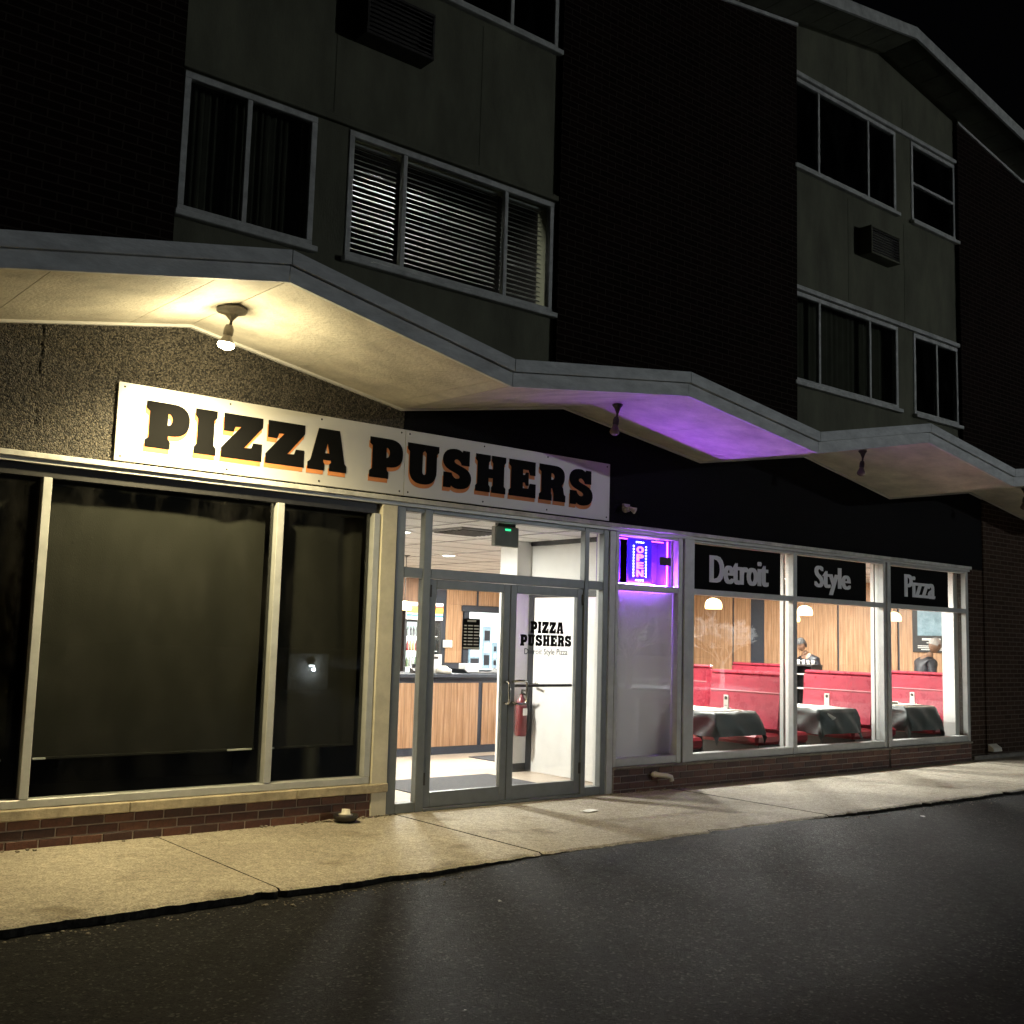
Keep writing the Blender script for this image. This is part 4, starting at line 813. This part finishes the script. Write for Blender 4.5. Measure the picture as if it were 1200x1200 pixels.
# framed poster on the end wall (plain pale blue print)
t = thing('framed_poster', 'dark framed pale blue poster on the wood wall at right', 'poster', (16.97, 1.63, 1.52))
bx(16.955, 16.98, 1.30, 1.96, 1.50, 2.46, c=.006).build('frame', M['black'], t)
M['print'] = mat('pale_blue_print', (0.16, 0.30, 0.38), 0.4, 0, 0.35, 5, col2=(0.30, 0.44, 0.52)); bx(16.950, 16.9545, 1.36, 1.86, 1.78, 2.40).build('print', M['print'], t)
for z, a, b in ((1.70, 1.45, 1.78), (1.655, 1.55, 1.70), (1.60, 1.38, 1.86), (1.57, 1.40, 1.86), (1.54, 1.38, 1.80)): bx(16.951, 16.9545, a, b, z, z+(.035 if z > 1.69 else .013)).build('caption_line', M['card'], t)

# ------------------------------------------------------------------ interior: counter and what stands on it
t = thing('service_counter', 'wood panelled service counter with dark top inside the entrance', 'counter', (9.2, 4.0, 0)); XA, XB, Y0, Y1 = 7.70, 11.6, 3.66, 4.30
bx(XA+.02, XB, Y0+.02, Y1, .004, 1.0).build('carcass', M['navy'], t); bx(XA-.03, XB+.03, Y0-.05, Y1+.03, 1.001, 1.05, c=.006).build('countertop', M['navy'], t)
bx(XA, XB, Y0, Y0+.018, .004, .10, c=.004).build('kick_board', M['navy'], t)
for a, b in ((XA+.06, 9.05), (9.12, 10.38), (10.45, 11.55)): bx(a, b, Y0+.004, Y0+.018, .105, .93, c=.004).build('wood_panel', M['wood'], t)
o = bx(8.25, 8.52, 3.80, 3.82, 1.0515, 1.30, c=.002).build('paper_sign', M['card']); tag(o, 'white printed sheet standing on the counter', 'notice')
bx(8.31, 8.46, 3.798, 3.7995, 1.24, 1.27).build('print_line', M['iron'], o)
t = thing('card_reader', 'dark card reader beside the standing sheet on the counter', 'card reader', (8.15, 3.82, 1.051)); MB().prism([(3.75, 1.0515), (3.90, 1.0515), (3.90, 1.12), (3.75, 1.07)], 'x', 8.08, 8.22).build('body', M['iron'], t); bx(8.10, 8.20, 3.86, 3.875, 1.12, 1.17).build('screen', M['black'], t)
t = thing('serving_tray', 'black tray on the right of the counter', 'tray', (9.25, 3.9, 1.051)); MB().prism([(8.92, 1.0515), (9.58, 1.0515), (9.65, 1.11), (9.64, 1.11), (9.57, 1.062), (8.93, 1.062), (8.86, 1.11), (8.85, 1.11)], 'y', 3.75, 4.1).build('tray', M['black'], t)
o = bx(8.95, 9.20, 3.86, 4.0, 1.063, 1.18, c=.004).build('paper_box', M['card']); tag(o, 'small white box standing in the black tray', 'box')
o = MB().lathe([(.03, 0), (.06, .02), (.10, -.0), (.11, .05), (.07, .07), (.03, .10), (0, .1)], (8.5, 3.72, 1.052), 12).build('plastic_bag', M['pvc']); tag(o, 'pale plastic bag heaped by the sheet on the counter', 'bag')
# drinks fridge
t = thing('drinks_fridge', 'lit drinks fridge with red yellow blue header left inside', 'fridge', (11.0, 8.2, 0)); fx0, fx1, fy0, fy1 = 10.62, 11.42, 7.9, 8.55
m = MB(); m.box(fx0, fx0+.05, fy0, fy1, .05, 2.13, .006); m.box(fx1-.05, fx1, fy0, fy1, .05, 2.13, .006); m.box(fx0+.05, fx1-.05, fy1-.05, fy1, .05, 2.13); m.box(fx0+.05, fx1-.05, fy0, fy1-.05, .05, .30); m.box(fx0+.05, fx1-.05, fy0, fy1-.05, 1.78, 2.13); m.build('cabinet', M['black'], t)
hd = bx(fx0+.01, fx1-.01, fy0-.03, fy0-.001, 1.82, 2.12, c=.004).build('header_panel', emis('fridge_header_white', (1, .97, .9), .9), t)
for z0_, z1_, c in ((2.03, 2.07, (.75, .05, .03)), (1.93, 2.03, (1.0, .66, .03)), (1.875, 1.915, (.03, .16, .5))): bx(fx0+.012, fx1-.012, fy0-.033, fy0-.0305, z0_, z1_).build('stripe', emis('fridge_stripe', c, .8), hd)
bx(fx0+.05, fx1-.05, fy1-.06, fy1-.052, .30, 1.78).build('light_panel', emis('fridge_light', (.92, 1.0, .98), 2.2), t)
bx(fx0+.052, fx1-.052, fy0+.005, fy0+.011, .30, 1.775).build('door_glass', M['glass'], t)
pal = [mat('can_%d' % i, c, .35, 0, .1, 5) for i, c in enumerate([(.4, .05, .05), (.6, .6, .58), (.45, .48, .5), (.6, .45, .2), (.15, .28, .15), (.12, .12, .14)])]
for k, z in enumerate((.36, .68, .98, 1.26, 1.52)):
    sh = bx(fx0+.055, fx1-.055, fy0+.05, fy1-.065, z, z+.015).build('shelf', M['white'], t)
    for i in range(11):
        MB().lathe([(.02, 0), (.024, .01), (.024, .11), (.011, .145), (.010, .17), (0, .17)], (fx0+.09+.062*i, fy0+.12, z+.015), 10).build('bottle', pal[(i//2*3+k*2+i*(k == 1)) % 6], sh)
# lit kitchen hatch
t = thing('kitchen_hatch', 'bright white kitchen opening behind the counter', 'hatch', (13.3, 8.55, .95)); bx(12.53, 14.1, 8.585, 8.5985, .92, 2.015).build('lit_panel', emis('kitchen_white', (.93, .98, 1.0), 1.5), t)
M['steel'] = mat('kitchen_steel', (.32, .48, .62), .4, .0, .3, 6)
for (a, b, z0_, z1_) in ((12.54, 12.80, .95, 1.55), (12.86, 13.05, .95, 1.75), (13.1, 13.22, .95, 1.45)):
    s_ = bx(a, b, 8.545, 8.584, z0_, z1_, c=.005).build('shelf_unit', M['steel'], t)
    for q in range(3): bx(a+.03, b-.03, 8.541, 8.5448, z0_+.06+q*(z1_-z0_-.1)/3, z0_+.02+(q+1)*(z1_-z0_-.1)/3).build('drawer_front', M['greytext'] if q % 2 else M['navy'], s_)
o = bx(11.93, 12.14, 8.55, 8.579, 1.33, 1.47, c=.01).build('thermostat', M['card']); tag(o, 'beige thermostat box on the wood wall behind the counter', 'thermostat')
# vent, emergency light box, extinguisher, mats
t = thing('ceiling_vent', 'square dark air vent in the ceiling over the entrance', 'vent', (7.05, 1.35, 2.69)); bx(6.72, 7.36, 1.0, 1.62, 2.672, 2.6985).build('frame', M['tbar'], t)
for i in range(7): bx(6.76, 7.32, 1.05+.08*i, 1.085+.08*i, 2.660, 2.6715).build('louvre', M['iron'], t)
t = thing('emergency_light', 'grey emergency light box with a green lamp above the doors', 'emergency light', (6.70, .25, 2.43)); bx(6.56, 6.86, .22, .29, 2.44, 2.64, c=.008).build('housing', mat('grey_plastic', (.30, .29, .25), .5, 0, .1, 9), t)
bx(6.60, 6.82, .23, .28, 2.641, 2.70).build('bracket', M['iron'], t); bx(6.68, 6.75, .214, .2195, 2.60, 2.618).build('indicator', emis('green_led', (.05, 1, .4), 1.6), t)
t = thing('fire_extinguisher', 'red fire extinguisher on the white wall behind the right door', 'fire extinguisher', (8.23, 1.72, .45)); MB().lathe([(0, 0), (.06, .0), (.068, .02), (.068, .36), (.05, .42), (.022, .45), (.022, .48), (0, .48)], (8.19, 1.715, .42), 18).build('cylinder', M['redpaint'], t)
MB().tube([(8.19, 1.715, .90), (8.15, 1.66, .95), (8.19, 1.60, .94)], .012, 8).build('handle', M['iron'], t); MB().tube([(8.20, 1.70, .91), (8.25, 1.66, .87), (8.265, 1.66, .57), (8.25, 1.68, .49)], .011, 8).build('hose', M['iron'], t); bx(8.16, 8.22, 1.64, 1.6465, .66, .74).build('paper_label', M['card'], t)
for (a, b, c, d, lab) in ((6.15, 7.75, .80, 1.75, 'dark entrance mat just inside the doors'), (8.6, 10.3, 2.55, 3.25, 'dark mat in front of the counter')):
    o = bx(a, b, c, d, .005, .015, c=.004).build('floor_mat', M['mat']); tag(o, lab, 'mat', 'dark mats on the restaurant floor')

# ------------------------------------------------------------------ people
def skin(verts, edges, rads, root=0, sub=2):
    me = bpy.data.meshes.new('sk'); me.from_pydata(verts, edges, []); o = bpy.data.objects.new('sk', me); COL.objects.link(o)
    md = o.modifiers.new('s', 'SKIN'); md.use_smooth_shade = True; o.modifiers.new('u', 'SUBSURF').levels = sub
    if not me.skin_vertices: 
        bpy.context.view_layer.objects.active = o
    for i, r in enumerate(rads):
        me.skin_vertices[0].data[i].radius = r if isinstance(r, tuple) else (r, r); me.skin_vertices[0].data[i].use_root = (i == root)
    dg = bpy.context.evaluated_depsgraph_get(); ev = bpy.data.meshes.new_from_object(o.evaluated_get(dg))
    out = ([v.co[:] for v in ev.vertices], [list(p.vertices) for p in ev.polygons]); bpy.data.objects.remove(o); return out
def person(loc, rz, lab, lean, skinm, hat, arm, sc_=1.0):
    t = thing('person', lab, 'person', loc, rz); ORG[t.name] = Vector((0, 0, 0)); ln = math.tan(rad(lean))
    def S(x, y, z): return (x, y-max(0, z-.95)*ln, z)      # figure faces -y, bends forward at the hip
    V_ = [S(0, 0, .95), S(0, 0, 1.12), S(0, .01, 1.30), S(0, .01, 1.43), S(0, -.01, 1.50), S(0, -.03, 1.56)]; E_ = [(i, i+1) for i in range(5)]; R_ = [(.16, .12), (.14, .11), (.165, .115), (.12, .085), .055, .055]
    for s in (-1, 1):
        b = len(V_); V_ += [(s*.09, 0, .88), (s*.105, -.02, .50), (s*.11, .01, .09), (s*.12, -.13, .045)]; R_ += [.095, .065, .045, .035]; E_ += [(0, b), (b, b+1), (b+1, b+2), (b+2, b+3)]
        sh = S(s*.17, .01, 1.40); el = S(s*.23, -.06, 1.13); wr = (el[0]-s*.06, el[1]-.24, el[2]+arm)
        b = len(V_); V_ += [sh, el, wr]; R_ += [.062, .046, .03]; E_ += [(3, b), (b, b+1), (b+1, b+2)]
    m = MB(); m.add(*skin(V_, E_, R_), smooth=True)
    for s in (-1, 1):                                         # hands with five fingers
        el = Vector(S(s*.23, -.06, 1.13)); wr = Vector((el.x-s*.06, el.y-.24, el.z+arm)); d = (wr-el).normalized(); sd = Vector((1, 0, 0)); up_ = sd.cross(d).normalized()
        pc = wr+d*.05; m.add(*skin([tuple(wr), tuple(pc), tuple(pc+d*.045)], [(0, 1), (1, 2)], [.028, (.04, .018), (.04, .016)], 0, 1), smooth=True)
        for f, (ox, L_) in enumerate(((-.03, .06), (-.01, .075), (.01, .07), (.03, .055))):
            p = pc+d*.04+sd*ox; m.tube([p, p+d*L_*.5-up_*.006, p+d*L_-up_*.025], [.009, .0085, .006], 6)
        p = pc-sd*s*.035; m.tube([p, p-sd*s*.025+d*.025, p-sd*s*.022+d*.055-up_*.01], [.011, .010, .007], 6)
    hc = Vector(S(0, -.05, 1.665)); tilt = Matrix.Rotation(rad(18), 3, 'X')
    bm = bmesh.new(); bmesh.ops.create_icosphere(bm, subdivisions=3, radius=1)
    for v in bm.verts:
        c = v.co.copy(); w = 1.0-.22*max(0, -c.z); q = Vector((c.x*.076*w, c.y*.098*(1-.1*max(0, -c.z)), c.z*.118))
        if c.y < -.3: q.y += .010*(abs(c.z-.05) < .18)*(abs(c.x) > .2)*(abs(c.x) < .6)         # eye sockets
        if c.y < -.8 and -.35 < c.z < .12 and abs(c.x) < .22: q.y -= .024*(1-abs(c.z+.15)/.3)      # nose
        if c.y < -.6 and -.62 < c.z < -.5: q.y += .004
        if c.y < -.5 and c.z < -.75: q.y -= .008                                                     # chin
        if abs(c.x) > .93 and abs(c.z) < .25: q.x *= 1.12                                            # ears
        v.co = tilt @ q + hc
    bm.verts.index_update(); m.add([v.co[:] for v in bm.verts], [[v.index for v in f.verts] for f in bm.faces], True); bm.free()
    me = m.mesh('body', skinm); mkobj('body', me, t)
    j = MB(); J = [S(0, 0, .90), S(0, 0, 1.10), S(0, .01, 1.30), S(0, .01, 1.42), S(0, .0, 1.50)]; JE = [(0, 1), (1, 2), (2, 3), (3, 4)]; JR = [(.20, .155), (.18, .14), (.205, .15), (.16, .12), (.085, .08)]
    for s in (-1, 1):
        sh = S(s*.18, .01, 1.39); el = S(s*.235, -.06, 1.13); wr = (el[0]-s*.055, el[1]-.225, el[2]+arm*.93); b = len(J); J += [sh, el, wr]; JR += [.085, .068, .048]; JE += [(3, b), (b, b+1), (b+1, b+2)]
    j.add(*skin(J, JE, JR), smooth=True); mkobj('jacket', j.mesh('jacket', M['jacket']), t)
    k = MB(); K = [(0, 0, .96), (0, 0, .88)]; KE = [(0, 1)]; KR = [(.175, .135), (.17, .13)]
    for s in (-1, 1): b = len(K); K += [(s*.095, 0, .82), (s*.105, -.02, .50), (s*.11, .01, .10)]; KR += [.105, .08, .065]; KE += [(1, b), (b, b+1), (b+1, b+2)]
    k.add(*skin(K, KE, KR), smooth=True); mkobj('trousers', k.mesh('trousers', M['trouser']), t)
    h = MB(); bm = bmesh.new(); bmesh.ops.create_icosphere(bm, subdivisions=3, radius=1); bmesh.ops.delete(bm, geom=[v for v in bm.verts if v.co.z < (-.02 if hat else -.05)+(.26 if v.co.y < -.2 else -.5 if (not hat and v.co.y > .1) else 0)], context='VERTS')
    for v in bm.verts: c = v.co; n_ = .012*MN.noise(c*5) if not hat else 0; v.co = tilt @ Vector((c.x*(.092+n_), c.y*(.114+n_), c.z*(.136+n_))) + hc
    bm.verts.index_update(); h.add([v.co[:] for v in bm.verts], [[v.index for v in f.verts] for f in bm.faces], True); bm.free()
    if hat: p = hc+tilt @ Vector((0, -.10, .03)); h.quadbox([tuple(p+Vector((-.06, .02, .004))), tuple(p+Vector((.06, .02, .004))), tuple(p+Vector((.045, -.06, -.012))), tuple(p+Vector((-.045, -.06, -.012)))], [tuple(p+Vector((-.06, .02, -.003))), tuple(p+Vector((.06, .02, -.003))), tuple(p+Vector((.045, -.06, -.018))), tuple(p+Vector((-.045, -.06, -.018)))])
    mkobj('cap' if hat else 'hair', h.mesh('hair', M['cap'] if hat else M['hair']), t)
    t.scale = (sc_,)*3
    return t
person((15.85, 1.2, .004), rad(58), 'person in dark puffy jacket and pale cap bending forward at the right window', 18, M['skin'], True, .02, .965)
person((16.18, 3.34, .004), rad(-100), 'person with dark hair in dark clothes behind the middle booth', 24, M['skinp'], False, .0, .94)

# ------------------------------------------------------------------ across the parking lot (seen as reflections in the glass)
def tree(x, y, h, spread, seed, lab):
    rnd = random.Random(seed); t = thing('bare_tree', lab, 'tree', (x, y, -.08), group='bare trees across the parking lot')
    trunk = MB(); br = MB()
    trunk.tube([(x, y, -.1), (x+.03, y, h*.12), (x-.02, y+.02, h*.26)], [h*.035, h*.028, h*.024], 8); trunk.build('trunk', M['bark'], t)
    def grow(p, d, L_, r, lev):
        q = p+d*L_*.5+Vector((rnd.uniform(-1, 1), rnd.uniform(-1, 1), rnd.uniform(-.5, 1)))*L_*.07; e = q+(d+Vector((rnd.uniform(-1, 1), rnd.uniform(-1, 1), rnd.uniform(-.3, .6)))*.18).normalized()*L_*.5
        br.tube([p, q, e], [r, r*.82, r*.62], 5 if lev < 2 else 4, cap=False)
        if lev >= 6: return
        for k in range(3 if lev < 5 else 2):
            nd = (d+Vector((rnd.gauss(0, 1)*spread, rnd.gauss(0, 1)*spread, rnd.gauss(.12, .35)))*.62).normalized(); grow(p+(e-p)*rnd.uniform(.55, 1.0), nd, L_*rnd.uniform(.60, .84), max(r*.62, .014), lev+1)
    for k in range(5):
        a = k*1.256+rnd.uniform(-.3, .3); grow(Vector((x-.02, y+.02, h*.24)), Vector((math.cos(a)*spread, math.sin(a)*spread, .9)).normalized(), h*.24, h*.014, 0)
    br.build('branches', M['bark'], t)
M['bark'] = mat('pale_bark', (.42, .39, .35), .8, 0, .2, 6)
tree(31.2, -18.0, 3.0, .75, 5, 'pale bare spreading tree mirrored in the Detroit window'); tree(26.6, -18.2, 3.5, .7, 11, 'bare tree mirrored faintly in the frosted window')
def street_lamp(x, y, h, tx, ty, tz, e, ang, lab, col=(.86, .93, 1.0)):
    t = thing('street_lamp', lab, 'street lamp', (x, y, -.08), group='street lamps across the parking lot')
    MB().tube([(x, y, -.1), (x, y, h)], [.08, .05], 10).build('pole', M['iron'], t); bx(x-.15, x+.15, y-.1, y+.35, h, h+.08, c=.02).build('lamp_head', M['iron'], t); bx(x-.12, x+.12, y-.06, y+.30, h-.012, h-.001).build('lens', emis('street_lens', col, 12), t)
    ld = bpy.data.lights.new('street_light', 'SPOT'); ld.energy = e; ld.color = col; ld.spot_size = rad(ang); ld.spot_blend = .4; ld.shadow_soft_size = .15
    lo = bpy.data.objects.new('street_light', ld); COL.objects.link(lo); lo.parent = t; p = Vector((x, y+.1, h-.08)); lo.location = p-Vector((x, y, -.08))
    lo.rotation_euler = (Vector((tx, ty, tz))-p).to_track_quat('-Z', 'Y').to_euler()
street_lamp(29.6, -11.6, 5.4, 30.4, -18.1, 2.1, 800000, 44, 'street lamp shining on the pale bare tree')
street_lamp(26.0, -24.0, 6.5, 9.5, 0, 4.2, 4300, 60, 'street lamp lighting the building front from across the lot', (.90, .97, 1.0))
# low wall with a lamp, mirrored in the narrow shaded window
t = thing('low_wall', 'low pale wall across the lot with a lamp on it', 'wall', (15.2, -19.5, -.08)); bx(14.5, 15.8, -19.7, -19.5, -.1, .95, c=.02).build('wall_block', mat('rough_pale_stone', (.20, .20, .19), .9, 0, .5, 3, .8, 9), t)
t = thing('wall_lamp', 'small bright lamp fixed to the low pale wall', 'lamp', (15.2, -19.45, .6)); bx(15.12, 15.28, -19.5, -19.40, .62, .70, c=.01).build('housing', M['iron'], t); bx(15.13, 15.27, -19.44, -19.39, .58, .615).build('lens', emis('wall_lens', (.85, .95, 1), 40), t)
ld = bpy.data.lights.new('wall_light', 'POINT'); ld.energy = 20; ld.color = (.85, .95, 1); ld.shadow_soft_size = .04; lo = bpy.data.objects.new('wall_light', ld); COL.objects.link(lo); lo.parent = t; lo.location = (0, .16, -.1)
